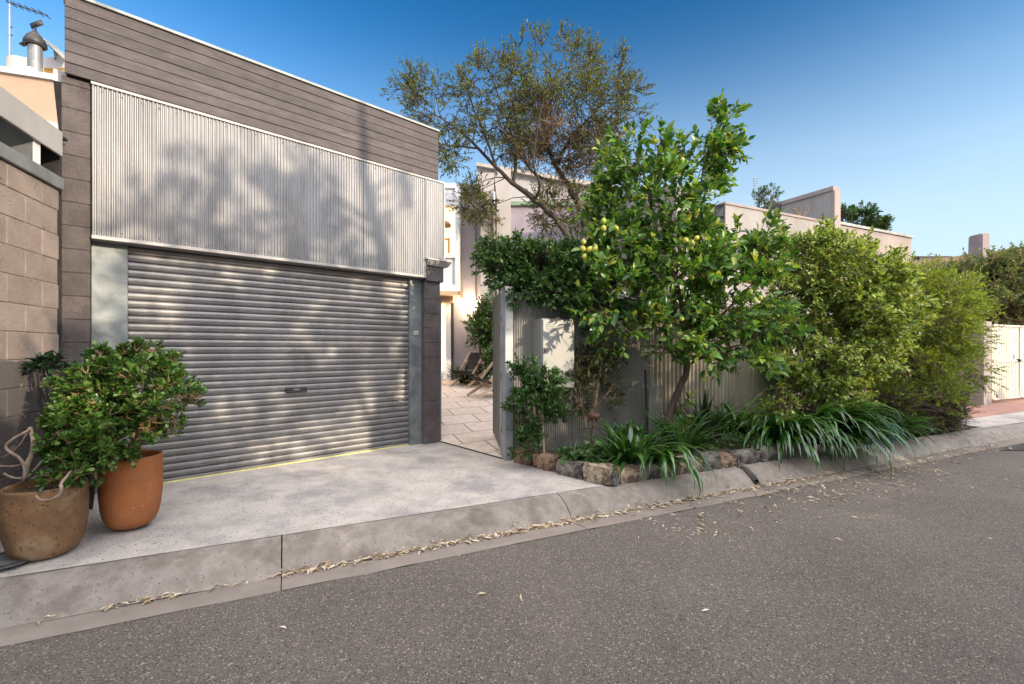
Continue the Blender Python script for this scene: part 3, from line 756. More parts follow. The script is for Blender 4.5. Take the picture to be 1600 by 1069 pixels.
lim = [([b0+V((.02,0,-.05)), b0+V((.03,0,.12)), b0+V((.0,.02,.30)), b0+V((-.08,.05,.52)), b0+V((-.12,.06,.66))], [.034,.03,.025,.017,.01]),
       ([b0+V((.03,-.02,.05)), b0+V((.10,-.03,.18)), b0+V((.17,-.05,.30)), b0+V((.33,-.08,.40))], [.026,.024,.017,.008]),
       ([b0+V((-.05,0,-.05)), b0+V((-.1,0,.10)), b0+V((-.2,.03,.28)), b0+V((-.33,.02,.42))], [.026,.022,.016,.008]),
       ([b0+V((.10,-.03,.18)), b0+V((.12,-.03,.32)), b0+V((.16,-.02,.5))], [.018,.014,.008]),
       ([b0+V((0,-.05,-.05)), b0+V((.0,-.12,.12)), b0+V((-.03,-.2,.28))], [.02,.016,.008])]
jell = [((PR.x-.02,PR.y+.02,1.12),(.30,.32,.20)),((PR.x-.26,PR.y-.02,.92),(.22,.26,.22)),((PR.x+.27,PR.y-.05,.93),(.19,.22,.19)),((PR.x-.12,PR.y-.18,.84),(.26,.18,.26)),((PR.x+.02,PR.y-.1,1.02),(.34,.3,.22)),((PR.x+.08,PR.y-.12,.70),(.2,.14,.16)),((PR.x+.46,PR.y-.08,.90),(.09,.09,.06),.0012),((PR.x-.22,PR.y-.2,.72),(.2,.14,.2)),((PR.x+.2,PR.y-.12,.76),(.2,.16,.14)),((PR.x+.0,PR.y-.2,.66),(.2,.12,.12))]
plant(jp, lim, jell, 270, .055, 4, .045, 9, 1.15, .043, .027, T_JADE, LF['jade'], M['jadebark'], upb=.5, up=.9, jit=.3, br=.011, rmin=.5, trunk_name='stems', crown_name='leaves', tw=.005)
jq = thing('jade_plant', tl_, 'low bushy jade plant with bare twisted stems in the weathered pot', 'jade plant', 'jade plants in pots')
b0 = tl_
lim = [([b0+V((.06,.0,-.04)), b0+V((.10,0,.1)), b0+V((.16,.02,.22)), b0+V((.2,.02,.32))], [.022,.02,.014,.008]),
       ([b0+V((.03,.06,-.04)), b0+V((.07,.09,.12)), b0+V((.08,.1,.3))], [.02,.016,.009]),
       ([b0+V((.1,-.02,-.04)), b0+V((.2,-.06,.06)), b0+V((.27,-.08,.1))], [.016,.012,.007])]
jell = [((PL.x+.17,PL.y+.08,.72),(.18,.18,.20)),((PL.x+.09,PL.y+.14,.84),(.15,.14,.12)),((PL.x+.25,PL.y-.0,.63),(.14,.14,.16)),((PL.x+.22,PL.y-.1,.55),(.1,.07,.1))]
plant(jq, lim, jell, 130, .05, 4, .045, 9, 1.15, .044, .027, T_JADE, LF['jade'], M['jadebark'], upb=.4, up=.9, jit=.3, br=.01, rmin=.4, trunk_name='stems', crown_name='leaves', tw=.005)
mb = MB(); Yb = 3.0
def pp(l, r, Y=Yb):
    pts = [P(x,y,Y+dy) for x,y,dy in l]; q, rs = dens(pts, r if hasattr(r,'__len__') else [r]*len(pts), .03); mb.tube(q, rs, 7)
pp([(38,752,0),(42,728,0),(54,700,.0),(50,672,.02),(46,668,.02)], [.018,.017,.015,.012,.014])
pp([(38,752,-.02),(40,728,-.02),(30,712,-.03),(8,704,-.05),(6,695,-.05),(24,683,-.02),(46,672,0)], [.009,.01,.009,.009,.009,.009,.01])
pp([(2,716,.0),(18,708,0),(34,692,.0),(44,674,.0)], [.006]*4)
pp([(-6,728,.0),(14,730,0),(30,728,0),(42,722,0)], [.007]*4)
pp([(6,740,-.03),(20,748,-.03),(34,748,-.02),(40,744,0)], [.007]*4)
pp([(42,748,-.05),(64,722,-.05)], .006); pp([(48,750,-.05),(66,738,-.05),(92,738,-.05)], .006)
pp([(84,724,0),(100,730,0),(112,726,.02)], .007); pp([(60,745,0),(75,735,0),(98,705,.05)], .005)
pp([(112,735,-.1),(98,752,-.19),(95,757,-.215)], .008)
pp([(95,757,-.215),(98,768,-.22),(90,777,-.22),(78,783,-.215),(60,782,-.21),(56,774,-.21)], [.0095,.0095,.009,.0085,.008,.007])
ds = mb.build('bare_stems', M['driedstem'], jq, smooth=True)
sq = thing('succulent_plant', (LW.w(-.12,.25,0)), 'dark pointed rosette succulent against the tan wall behind the pots', 'succulent')
c1_ = P(78,580,3.45); b = LW.w(-.12,.25,0)
pts, dirs = blob([(P(68,580,3.45),(.09,.06,.06)),(P(95,575,3.45),(.09,.06,.06))], 11)
mb = MB(); 
for p_ in pts: mb.tube(curve(b, p_, 6, 0, .04), [.012,.012,.011,.01,.009,.007], 6)
mb.build('stem', M['greybark'], sq, smooth=True)
B_, A_, N_, L_, W_ = sprig_leaves(pts, np.tile([0.1,-.3,.7],(len(pts),1)), .04, 12, 1.35, .085, .034, .9, .3)
leaves('leaves', B_, A_, N_, L_, W_, T_OVA, LF['darksucc'], sq)

# ================================================================== FENCE, GATE, METER BOX
fe = thing('corrugated_fence', GP, 'weathered corrugated metal fence behind the garden bed', 'fence')
fS = lambda px, d=0: FR.S(px, d)
mid = fS(1022); fend = fS(1240)
mb = MB(); orb(mb, FR, .1, mid, -.06, .0, 1.97, .032, .008, 8); mb.build('mini_orb_sheet', M['fencesheet'], fe, smooth=True)
mb = MB(); orb(mb, FR, mid, fend, -.055, .0, 1.95, .076, .018, 10); mb.build('corrugated_sheet', M['fenceold'], fe, smooth=True)
mb = MB(); mb.fbox(FR, .1, fend, -.13, -.085, 1.8, 1.86); mb.build('rail', M['post'], fe); mb = MB(); mb.fbox(FR, .1, fend, -.13, -.085, .4, .46); mb.build('rail', M['post'], fe)
for s in (mid, fend+.03):
    mb = MB(); mb.fbox(FR, s-.04, s+.04, -.21, -.131, 0, 1.96); mb.build('post', M['post'], fe)
# gate post and open leaf
gt = thing('steel_gate', GP, 'grey steel gate standing open on its post beside the mini orb fence', 'gate')
mb = MB(); mb.fbox(FR, -.005, .098, -.10, .0, -.02, 2.03); mb.build('post', M['post'], gt, bevel=.004)
la = V((-.115,5.56,0)); lb = V((-.25,6.72,0))
LF_ = Frame((la.x,la.y), (lb.x-la.x, lb.y-la.y)); ll = (lb-la).length
mb = MB(); mb.fbox(LF_, 0, .05, -.02, .02, .06, 1.98); mb.fbox(LF_, ll-.05, ll, -.02, .02, .12, 1.98)
mb.fbox(LF_, .05, ll-.05, -.02, .02, 1.93, 1.98); mb.fbox(LF_, .05, ll-.05, -.02, .02, .12, .17); mb.build('frame', M['post'], gt, bevel=.003)
mb = MB(); orb(mb, LF_, .05, ll-.05, -.026, .12, 1.98, .032, .005, 6); mb.build('sheet', M['fencesheet'], gt, smooth=True)
for z in (.3, .95, 1.62):
    mb = MB(); q = V((-.095,5.52,z)); mb.tube([q, q+V((0,0,.07))], .016, 8); mb.bar(q+V((-.03,.03,.035)), q+V((.03,-.02,.035)), .012,.05); mb.build('hinge', M['darkmetal'], gt)
# meter box
bx0, bx1 = fS(847,.17), fS(897,.17); bz0, bz1 = FR.Z(870,608,.17), FR.Z(870,498,.17)
mbx = thing('meter_box', FR.w(bx0,0,bz0), 'pale grey electricity meter box mounted on the fence', 'meter box')
mb = MB(); mb.fbox(FR, bx0, bx1, -.05, .16, bz0, bz1); mb.build('body', M['meter'], mbx, bevel=.006)
mb = MB(); mb.fbox(FR, bx0+.008, bx1-.003, .1625, .178, bz0+.012, bz1-.012); dd_ = mb.build('door', M['meter'], mbx, bevel=.004)
for sx in (.25,.72):
    mb = MB()
    for i in range(3):
        s = bx0+(bx1-bx0)*sx; z = bz1-.07-i*.024; mb.fbox(FR, s-.055, s+.055, .178, .186, z-.004, z+.004)
    mb.build('vent', M['coping'], mbx, parent=dd_)
mb = MB(); s = bx0+.035; z = (bz0+bz1)/2+.05; mb.fbox(FR, s-.012, s+.012, .178, .192, z-.02, z+.02); mb.build('latch', M['darkmetal'], mbx, parent=dd_)
# black stake with a small sheet
q = FR.w(fS(1012,.2), .2, .05); gsx = thing('garden_stake', q, 'black stake holding a small grey sheet in front of the fence', 'stake')
zt_ = FR.Z(1010,578,.2)
mb = MB(); mb.bar(q, FR.w(fS(1008,.2),.2,zt_), .03, .02); mb.build('stake', M['black'], gsx)
sa, sb_ = fS(1012,.2)+.02, fS(1036,.2)
mb = MB(); orb(mb, FR, sa, sb_, .2, .1, FR.Z(1024,603,.2), .05, .004, 6); mb.build('sheet', M['fencesheet'], gsx)
# cable by the gate
mb = MB(); pts = [G(x,y,.012) for x,y in ((797,717),(785,712),(772,704),(768,697),(776,693),(786,694))]
q, rs = dens(pts, [.006]*len(pts), .04); mb.tube(q, rs, 6); tag(mb.build('cable', M['black'], smooth=True), 'thin black cable looped on the paving at the foot of the gate', 'cable')

# ================================================================== STONE EDGING
def stone(a, b, h, dep, m, label, zb, rough=.012):
    a = V(a); b = V(b); u = (b-a); L = u.length; u.normalize(); n = V((u.y,-u.x,0))
    c = (a+b)/2 - n*dep/2
    bm = bmesh.new(); bmesh.ops.create_cube(bm, size=1)
    bmesh.ops.subdivide_edges(bm, edges=bm.edges, cuts=7, use_grid_fill=True)
    sd = random.uniform(0,99)
    from mathutils import noise
    for v in bm.verts:
        p = v.co.copy()
        l = max(abs(p.x),abs(p.y),abs(p.z))*2
        rnd = p.normalized()*.62
        p = p.lerp(rnd, .2)
        w = V((p.x*L*1.0, p.y*dep, p.z*h))
        nz = noise.noise_vector(w*9+V((sd,sd,sd)))*rough*1.5 + noise.noise_vector(w*26+V((sd,0,sd)))*rough*.9
        w += nz
        v.co = u*w.x + n*w.y*-1 + V((0,0,w.z+h/2))
    for f_ in bm.faces: f_.smooth = False
    me = bpy.data.meshes.new('edging_stone'); bm.to_mesh(me); bm.free(); me.materials.append(m)
    o = bpy.data.objects.new('edging_stone', me); COL.objects.link(o); o.location = (c.x,c.y,zb)
    tag(o, label, 'stone', 'stones edging the garden bed'); return o
lineA = [(801,722),(831,729),(868,738),(910,748),(953,757)]
names = ['reddish squared stone beside the gate post', 'brown squared stone next to the reddish one', 'rough grey knobbly stone under the broad leaves', 'long tan stone with hollow base near the bed corner']
ms = [ST[0],ST[1],ST[2],ST[3]]
for i in range(4):
    a = G(lineA[i][0]+1,lineA[i][1],0); b = G(lineA[i+1][0]-1,lineA[i+1][1],-.01)
    stone(a, b, .165, .16, ms[i], names[i], -.02)
q = G(959,758,-.02); stone(q+V((-.02,-.0,0)), q+V((.055,.03,0)), .10, .1, ST[4], 'small dark blue stone at the corner of the bed', -.03)
lineB = [(968,1),(1003,2),(1034,3),(1062,4),(1082,5),(1099,6),(1128,7),(1152,8),(1190,9),(1222,0),(1255,0)]
nmB = ['streaked tan stone just right of the bed corner','dark stone half hidden by hanging strap leaves','small stone behind hanging leaf tips','tan stone left of the yellowing leaf','yellowish stone beside the yellowing leaf',
       'blocky grey stone in the right hand row','brown stone with pale face left of the drain outlet','long flat grey stone above the drain outlet','grey stone partly under the big strap plant','last grey stone hidden under the big strap plant']
mB = [3,2,3,3,1,2,1,2,2,4]
for i in range(10):
    t0, t1 = tK(lineB[i][0],3.71), tK(lineB[i+1][0],3.71)
    stone(K(t0+.004,3.71,0), K(t1-.004,3.71,0), random.uniform(.15,.19), .16, ST[mB[i]], nmB[i], -.05, .016)

# ================================================================== PLANTS IN THE BED
def soil_at(px, p, z=.07): return K(tK(px,p), p, z)
# lemon tree
lt0 = soil_at(1040,4.45)
lem = thing('lemon_tree', lt0, 'lemon tree with large glossy leaves and yellow green fruit in front of the fence', 'tree')
YL = lt0.y
lim = [([lt0+V((0,0,-.05)), P(1040,660,YL), P(1050,628,YL), P(1072,588,YL-.03), P(1076,560,YL-.03), P(1068,520,YL), P(1065,470,YL), P(1052,425,YL), P(1033,385,YL), P(1020,340,YL), P(1010,280,YL), P(990,235,YL)], [.05,.048,.044,.04,.04,.034,.03,.026,.022,.017,.012,.006]),
       ([P(1068,530,YL), P(1085,480,YL-.05), P(1095,420,YL-.1), P(1090,340,YL-.1), P(1098,260,YL-.1), P(1122,190,YL-.12), P(1132,165,YL-.12)], [.026,.022,.018,.014,.01,.006,.003]),
       ([P(1074,555,YL), P(1110,510,YL-.2), P(1150,470,YL-.3), P(1190,430,YL-.35), P(1215,380,YL-.38)], [.022,.018,.013,.008,.004]),
       ([P(1066,500,YL), P(1020,475,YL-.15), P(970,455,YL-.3), P(925,450,YL-.35)], [.02,.016,.01,.005]),
       ([P(1033,385,YL), P(985,375,YL+.1), P(940,345,YL+.1), P(915,310,YL+.15)], [.016,.013,.01,.006]),
       ([P(1076,570,YL), P(1120,545,YL-.35), P(1180,535,YL-.5), P(1230,545,YL-.55)], [.018,.014,.009,.004]),
       ([P(1060,460,YL), P(1040,500,YL-.4), P(985,520,YL-.6)], [.014,.01,.005])]
def E(px,py,Y,rx,ry,rd,w=None):
    c = P(px,py,Y); e = (tuple(c), (rx*Y/F, rd, ry*Y/F)); return e + (w,) if w else e
ell = [E(1020,330,YL,95,110,.5), E(1090,270,YL-.1,38,60,.22), E(985,255,YL,42,50,.25), E(950,330,YL+.1,50,60,.35), E(1045,420,YL-.15,110,80,.6),
       E(1150,470,YL-.3,75,70,.45), E(965,470,YL-.3,70,55,.4), E(945,380,YL-.1,55,60,.35), E(1080,500,YL-.4,80,40,.35), E(1122,215,YL-.12,22,42,.14,.06), E(1075,390,YL-.1,45,70,.35), E(1195,400,YL-.35,22,40,.12,.04), E(1225,540,YL-.5,35,26,.15,.02),
       E(1060,610,YL-.1,30,30,.2,.018), E(1110,545,YL-.3,95,40,.4), E(980,520,YL-.4,60,35,.35), E(1175,565,YL-.35,40,28,.25,.04), E(1150,372,YL-.1,14,12,.1,.01)]
plant(lem, lim, ell, 275, .15, 6, .18, 7, 1.0, .108, .058, T_OVA, LF['lemon'], M['bark'], upb=.35, up=.7, jit=.5, br=.012, rmin=.2, tw=.0035)
# fruit
fr_px = [(912,378,0),(911,389,0),(921,390,0),(930,389,0),(913,401,0),(943,345,1),(943,357,0),(963,357,1),(1066,250,1),(1072,376,0),(1082,381,0),(1089,372,0),(1072,417,1),(1081,424,1),(1080,433,0),(1078,432,1),(1075,530,1),(1188,466,1),(1180,470,1),(1172,456,1),(1065,498,1)]
bm_ = MB()
prof = []
for i in range(13):
    a = math.pi*i/12; r = .033*math.sin(a); z = -.038*math.cos(a)
    if i >= 11: z += .006
    prof.append((max(r,.0006), z))
bm_.lathe(prof, (0,0,0), 16)
protos = {}
for i, (x,y,gn) in enumerate(fr_px):
    Yf = YL - .62 + random.uniform(-.05,.05) if y > 360 else YL-.45
    if gn not in protos:
        o = bm_.build('lemon', M['lemongreen'] if gn else M['lemonfruit'], None, smooth=True); protos[gn] = o
    else:
        o = protos[gn].copy(); COL.objects.link(o)
    o.parent = lem; q = P(x,y,Yf); o.location = q - lem.location
    o.rotation_euler = (random.uniform(-.6,.6), random.uniform(-.6,.6), random.uniform(0,6)); s = random.uniform(.72,1.0); o.scale = (s,s,s)

# dark clipped shrub over the fence
hb = FR.w(fS(850),-.45,.0)
hs_ = thing('dark_shrub', hb, 'dense dark green shrub spilling over the top of the fence beside the gate', 'shrub')
YH = 5.95
lim = [([hb, P(850,500,6.2), P(850,430,6.1), P(840,400,6.0)],[.05,.045,.03,.015]), ([P(850,500,6.2),P(800,440,5.95),P(770,400,5.9)],[.03,.02,.008]), ([P(850,480,6.2),P(900,430,6.1),P(930,400,6.1)],[.03,.02,.01])]
ell = [E(800,415,YH-.1,45,36,.3), E(850,430,YH-.1,60,48,.38), E(910,430,YH,52,52,.38), E(770,395,YH,18,18,.15,.012), E(880,455,YH-.4,70,26,.22), E(815,452,YH-.35,32,20,.2)]
plant(hs_, lim, ell, 330, .13, 8, .11, 9, 1.0, .056, .031, T_OVA, LF['hedge'], M['bark'], upb=.3, up=.7, jit=.45, br=.009, rmin=.3, tw=.0025)

# small shrub on thin trunks at the gate
sb0 = FR.w(fS(846,.4), .4, .06)
ss_ = thing('small_shrub', sb0, 'small glossy shrub on bare stems in front of the meter box', 'shrub')
YS = sb0.y
lim = [([sb0+V((0,0,-.05)), P(842,680,YS), P(840,640,YS), P(836,615,YS), P(828,600,YS)],[.02,.019,.017,.014,.007]), ([P(840,640,YS),P(852,610,YS),P(858,590,YS)],[.013,.01,.006]), ([sb0+V((-.08,.02,-.05)), P(828,670,YS), P(815,650,YS)],[.014,.012,.006]), ([P(836,620,YS),P(815,590,YS),P(812,580,YS)],[.01,.008,.005])]
ell = [E(822,585,YS,22,15,.15), E(852,595,YS-.05,22,15,.15), E(815,655,YS-.1,22,24,.15), E(838,620,YS,32,24,.2), E(822,690,YS-.05,18,16,.12), E(865,640,YS+.05,12,15,.1,.002)]
plant(ss_, lim, ell, 90, .08, 6, .08, 9, 1.05, .058, .024, T_OVA, LF['hedge'], M['bark'], upb=.6, up=.8, jit=.4, br=.006, rmin=.2, tw=.0025, trunk_name='stems')
q = FR.w(fS(851,.42), .42, .03); tk = thing('timber_stake', q, 'thin pale timber stake supporting the small shrub', 'stake')
mb = MB(); mb.bar(q, P(847,630,q.y), .028, .014); mb.build('stake', M['timber'], tk)
# narrow leaved dark plant
nb0 = FR.w(fS(925,.18), .18, .06)
np_ = thing('leafy_shrub', nb0, 'thin dark shrub with drooping narrow leaves beside the meter box', 'shrub')
YN = nb0.y
lim = [([nb0, P(928,640,YN), P(935,590,YN), P(942,560,YN)],[.018,.016,.013,.007]), ([nb0, P(905,620,YN), P(900,575,YN)],[.012,.01,.006]), ([P(928,640,YN),P(955,610,YN),P(962,590,YN)],[.008,.006,.004])]
ell = [E(905,575,YN,22,30,.15), E(940,560,YN,25,26,.15), E(955,605,YN,18,24,.12), E(905,625,YN,18,22,.12)]
plant(np_, lim, ell, 60, .09, 4, .1, 8, 1.0, .085, .018, T_DIA, LF['bamboo'], M['twig'], upb=-.4, up=.6, jit=.5, br=.005, rmin=.1, tw=.0025, trunk_name='stems')
# rusty ornament
q = FR.w(fS(928,.75), .75, .06); orn = thing('garden_ornament', q, 'rusty metal flower ornament on a bent stem among the plants', 'ornament')
Yo = q.y
mb = MB(); pts = [P(x,y,Yo) for x,y in ((927,700),(923,685),(926,668),(928,655))]; a_, r_ = dens(pts, [.009]*4, .03); mb.tube(a_, r_, 7)
mb.bar(P(912,670,Yo),P(940,668,Yo-.03),.008,.008); mb.build('stem', M['rust'], orn, smooth=True)
q = P(928,651,Yo); mb = MB(); mb.lathe([(.004,-.05),(.03,-.045),(.06,-.02),(.068,.01),(.06,.035),(.035,.045),(.03,.03),(.012,.02),(.001,.02)], tuple(q), 18)
for i in range(7):
    a = i*.9; mb.bar(q+V((math.cos(a)*.05,math.sin(a)*.05,-.02)), q+V((math.cos(a)*.075,math.sin(a)*.075,-.05)), .02,.006)
mb.build('bloom', M['rust'], orn, smooth=True)

# strappy clumps
grp = 'strap leaved clumps in the garden bed'
strap_clump('strap_plant', K(tK(985,3.98),3.98,.07), 95, .68, .056, LF['strap'], 'bright strap leaved clump hanging over the stones near the bed corner', grp, spread=.2, el=(.4,1.35))
strap_clump('strap_plant', K(tK(1068,4.12),4.12,.07), 65, .68, .050, LF['strap'], 'upright strap leaved clump at the foot of the lemon tree', grp, el=(.7,1.45), fall=1.4, spread=.14)
strap_clump('strap_plant', K(tK(1030,3.86),3.86,.07), 26, .78, .048, LF['strap'], 'few long strap leaves drooping over the kerb below the lemon tree', grp, az=(-1.4,.5), el=(.5,1.1), fall=3.0, spread=.1)
strap_clump('strap_plant', K(tK(1150,4.5),4.5,.07), 80, .85, .056, LF['strap'], 'dark arching strap leaved clump against the old corrugated fence', grp, el=(.6,1.4), fall=1.5, spread=.18)
strap_clump('strap_plant', K(tK(1215,3.95),3.95,.09), 110, .85, .062, LF['strap'], 'strap leaved mound hanging just above and right of the drain outlet', grp, spread=.22, el=(.45,1.4), fall=2.9, az=(-1.6,1.1))
strap_clump('strap_plant', K(tK(1268,3.95),3.95,.09), 230, 1.02, .064, LF['strap'], 'largest strap leaved mound sweeping right and over the kerb', grp, spread=.36, el=(.55,1.4), fall=2.9, az=(-1.0,.8), lean=(.35,-.25))
strap_clump('strap_plant', K(tK(1380,3.9),3.9,.03), 90, .66, .05, LF['strap'], 'small strap leaved clump at the right end under the feathery bush', grp, spread=.25, el=(.3,1.3), fall=1.9, az=(-1.1,1.1))
strap_clump('sword_plant', K(tK(1098,4.6),4.6,.05), 30, .85, .05, LF['strapdark'], 'dark sword leaved plant in shade at the foot of the corrugated fence', None, el=(.75,1.45), fall=.9, spread=.08, cat='plant')
strap_clump('grass_tuft', K(tK(893,4.25),4.25,.05), 40, .34, .012, LF['strap'], 'thin grassy tuft behind the rough grey stone', None, el=(.7,1.45), fall=1.1, spread=.08, cat='plant')

def ground_plant(name, base, ells, n, nspr, L, W, m, label, tm=T_OVA, stem=.08, nl=7, up=.9):
    r = thing(name, base, label, 'plant')
    b = V(base)
    plant(r, [([b+V((0,0,-.04)), b+V((.01,0,.06)), b+V((0,.01,.1))], [.008,.007,.005])], ells, n, .06, nspr, stem, nl, 1.15, L, W, tm, m, M['twig'], upb=.8, up=up, jit=.35, br=.004, rmin=.2, tw=.002, trunk_name='stems', crown_name='leaves')
b = K(tK(905,4.15),4.15,.05); ground_plant('broadleaf_plant', b, [((b.x,b.y-.03,.14),(.2,.12,.07)),((b.x+.12,b.y-.08,.12),(.1,.08,.05))], 18, 2, .085, .065, LF['cover'], 'low broad round leaved plant above the rough grey stone')
b = K(tK(985,4.3),4.3,.05); ground_plant('leafy_groundcover', b, [((b.x,b.y,.25),(.25,.15,.1))], 34, 4, .055, .025, LF['hedge'], 'dark leafy groundcover behind the front strap leaved clump')
b = K(tK(1160,4.0),4.0,.05); ground_plant('variegated_groundcover', b, [((b.x,b.y,.14),(.26,.14,.09))], 40, 4, .04, .018, LF['cover'], 'low small leaved groundcover behind the blocky grey stones')
b = K(tK(1100,4.15),4.15,.05); ground_plant('dark_groundcover', b, [((b.x,b.y,.12),(.22,.14,.07))], 30, 4, .045, .02, LF['hedge'], 'low dark groundcover between lemon tree clumps and stones')

# variegated bush and feathery bush at the right
vb = K(tK(1290,4.35),4.35,.05)
vr = thing('variegated_bush', vb, 'large bush with cream edged yellow green leaves right of the lemon tree', 'bush')
YV = vb.y
lim = [([vb, P(1276,600,YV), P(1275,520,YV), P(1270,450,YV), P(1275,390,YV)],[.035,.032,.028,.02,.008]), ([P(1276,610,YV),P(1310,540,YV),P(1340,470,YV),P(1350,410,YV)],[.026,.022,.016,.007]), ([P(1276,580,YV),P(1240,520,YV),P(1220,450,YV)],[.02,.016,.008]), ([P(1300,560,YV),P(1350,540,YV-.3),P(1390,520,YV-.4)],[.02,.014,.007]), ([vb+V((.2,0,0)),P(1320,640,YV-.2),P(1350,600,YV-.3)],[.02,.016,.008])]
ell = [E(1290,430,YV,75,70,.65), E(1240,470,YV+.1,55,75,.5), E(1330,440,YV,70,60,.6), E(1310,520,YV-.2,85,70,.7), E(1250,540,YV,45,60,.4), E(1375,480,YV,60,60,.6), E(1345,575,YV-.35,60,40,.4), E(1280,385,YV,32,25,.25,.05), E(1250,640,YV-.45,60,12,.2,.03), E(1330,620,YV-.4,30,25,.2,.03), E(1215,400,YV,12,40,.12,.01), E(1225,590,YV-.25,40,40,.3,.06), E(1300,600,YV-.4,50,30,.3,.05)]
plant(vr, lim, ell, 520, .13, 9, .14, 9, .95, .066, .037, T_OVA, LF['pitto'], M['bark'], upb=.35, up=.7, jit=.5, br=.008, rmin=.3, tw=.0026)
fb = K(tK(1430,4.2),4.2,.02)
fr_ = thing('feathery_bush', fb, 'feathery yellow green bush with bare brown twigs at the base, near the cream gate', 'bush')
YW = fb.y
lim = [([fb, P(1430,600,YW), P(1420,520,YW), P(1400,450,YW)],[.035,.03,.022,.01]), ([P(1430,620,YW),P(1465,560,YW),P(1490,500,YW),P(1500,450,YW)],[.025,.02,.014,.006]), ([fb,P(1460,630,YW-.2),P(1490,590,YW-.3),P(1515,560,YW-.3)],[.02,.016,.01,.005]), ([fb,P(1400,620,YW-.3),P(1385,570,YW-.4)],[.02,.014,.007]), ([P(1420,520,YW),P(1450,470,YW),P(1455,430,YW)],[.016,.012,.006])]
ell = [E(1425,500,YW,70,70,.8), E(1465,515,YW,55,60,.7), E(1480,465,YW+.1,38,35,.5), E(1400,455,YW,50,45,.6), E(1490,570,YW-.1,38,32,.5), E(1430,580,YW-.3,60,45,.6), E(1440,625,7.45,65,30,.4,.14), E(1385,630,7.3,40,30,.3,.05)]
plant(fr_, lim, ell, 430, .17, 11, .2, 12, .8, .056, .018, T_DIA, LF['feather'], M['twig'], upb=.1, up=.6, jit=.5, br=.009, rmin=.25, tw=.003)
# bare lower twigs belong to the same bush
mb = MB()
pts, dirs = blob([E(1440,640,7.45,62,48,.45), E(1400,645,7.2,45,40,.35), E(1478,650,7.55,32,35,.4)], 620, .15)
for i in range(len(pts)):
    a = V(fb)+V((random.uniform(-.4,.4),random.uniform(-.5,.1),random.uniform(.0,.45))); b = V(pts[i]); b.z = max(b.z, .06)
    c = curve(a, b, 4, 0, .08); mb.tube(c, [.007,.006,.005,.003], 3, False)
    for k in range(3):
        e = b + V((random.gauss(.02,.07),random.gauss(-.04,.07),random.gauss(.0,.06))); mb.tube([c[2],e], [.0045,.002], 3, False)
mb.build('dry_twigs', M['bark'], fr_)
# dense shaded filler bush behind both (dark interior growth)
db = K(tK(1330,4.85),4.85,.0); dbt = thing('dark_bush', db, 'dark shaded evergreen growth between the variegated and feathery bushes', 'bush')
ell = [E(1330,590,db.y-.2,90,90,.5), E(1265,600,db.y-.2,35,60,.25), E(1410,610,db.y+.0,80,60,.5)]
plant(dbt, [([db,db+V((0,0,.6)),db+V((.1,0,1.2))],[.03,.025,.012])], ell, 300, .22, 8, .14, 8, 1, .05, .022, T_DIA, LF['hedge'], M['twig'], br=.008, rmin=.2, tw=.003)

# ================================================================== LEAF LITTER
lb_=[];la_=[];ln_=[];lL=[];lW=[]
def litter(n, tr, pr, z, L, W, bias=None):
    for _ in range(n):
        t = random.uniform(*tr) if bias is None else bias()
        p = random.gauss(*pr); zz = z(p) if callable(z) else z
        q = K(t,p,zz+random.uniform(.003,.014)); a = random.uniform(0,6.28)
        lb_.append(tuple(q)); la_.append((math.cos(a),math.sin(a),random.uniform(-.12,.2))); ln_.append((random.gauss(0,.35),random.gauss(0,.35),1))
        s = random.uniform(.5,1.5); lL.append(L*s); lW.append(W*s*.92)
inv = lambda p: -.2 if p < 3.462 else (-.2 + .8*(p-3.462) if p < 3.55 else -.08)
t_a = tK(440,3.46); t_b = tK(1150,3.46)
litter(650, (tK(430,3.46), tK(930,3.46)), (3.452,.016), inv, .055, .014)
litter(520, (tK(880,3.46), tK(1290,3.46)), (3.44,.03), inv, .055, .014)
litter(70, (tK(60,3.46), tK(440,3.46)), (3.455,.012), inv, .05, .012, lambda: random.choice([random.gauss(tK(215,3.46),.09), random.gauss(tK(250,3.46),.12), random.uniform(tK(20,3.46),tK(440,3.46))]))
litter(380, (tK(1000,3.1), tK(1440,3.2)), (2.98,.22), -.195, .055, .012)
litter(460, (tK(1180,3.3), tK(1560,3.3)), (3.3,.13), -.19, .055, .013)
litter(70, (-2, 9), (2.2,.7), -.185, .05, .011)
litter(60, (tK(1200,3.6), tK(1480,3.6)), (3.58,.05), -.05, .05, .012)
leaves('leaf_litter', np.array(lb_), np.array(la_), np.array(ln_), np.array(lL), np.array(lW), T_DIA, M['litter'], None)
tag(bpy.data.objects['leaf_litter'], 'pale dry leaves scattered along the gutter and road edge', 'leaf litter', None, 'stuff')

# ================================================================== COURTYARD AND HOUSE
YHs = 12.9
hp = lambda px, py, Y=YHs: P(px, py, Y)
ho = thing('terrace_house', (0,YHs,0), 'lavender rendered house with white framed window at the back of the courtyard', 'house')
zt_h = hp(730,293).z
mb = MB()
mb.fbox(XF, hp(600,0).x, hp(752,0).x, -YHs-3, -YHs, cz(YHs)-.1, zt_h)
mb.build('wall', M['lav'], ho)
mb = MB(); mb.fbox(XF, hp(600,0).x, hp(752,0).x+.0, -YHs-3, -YHs+.05, zt_h+.002, zt_h+.06); mb.build('parapet_capping', M['flash'], ho)
mb = MB(); Yp = YHs-.5
mb.fbox(XF, P(751,0,Yp).x, P(772,0,Yp).x, -YHs-3, -Yp, 0, P(0,270,Yp).z); mb.build('pier', M['cream'], ho); mb = MB(); mb.fbox(XF, P(776,0,Yp).x, P(798,0,Yp).x, -YHs-3, -Yp, 0, P(0,262,Yp).z)
mb.build('pier', M['cream'], ho)
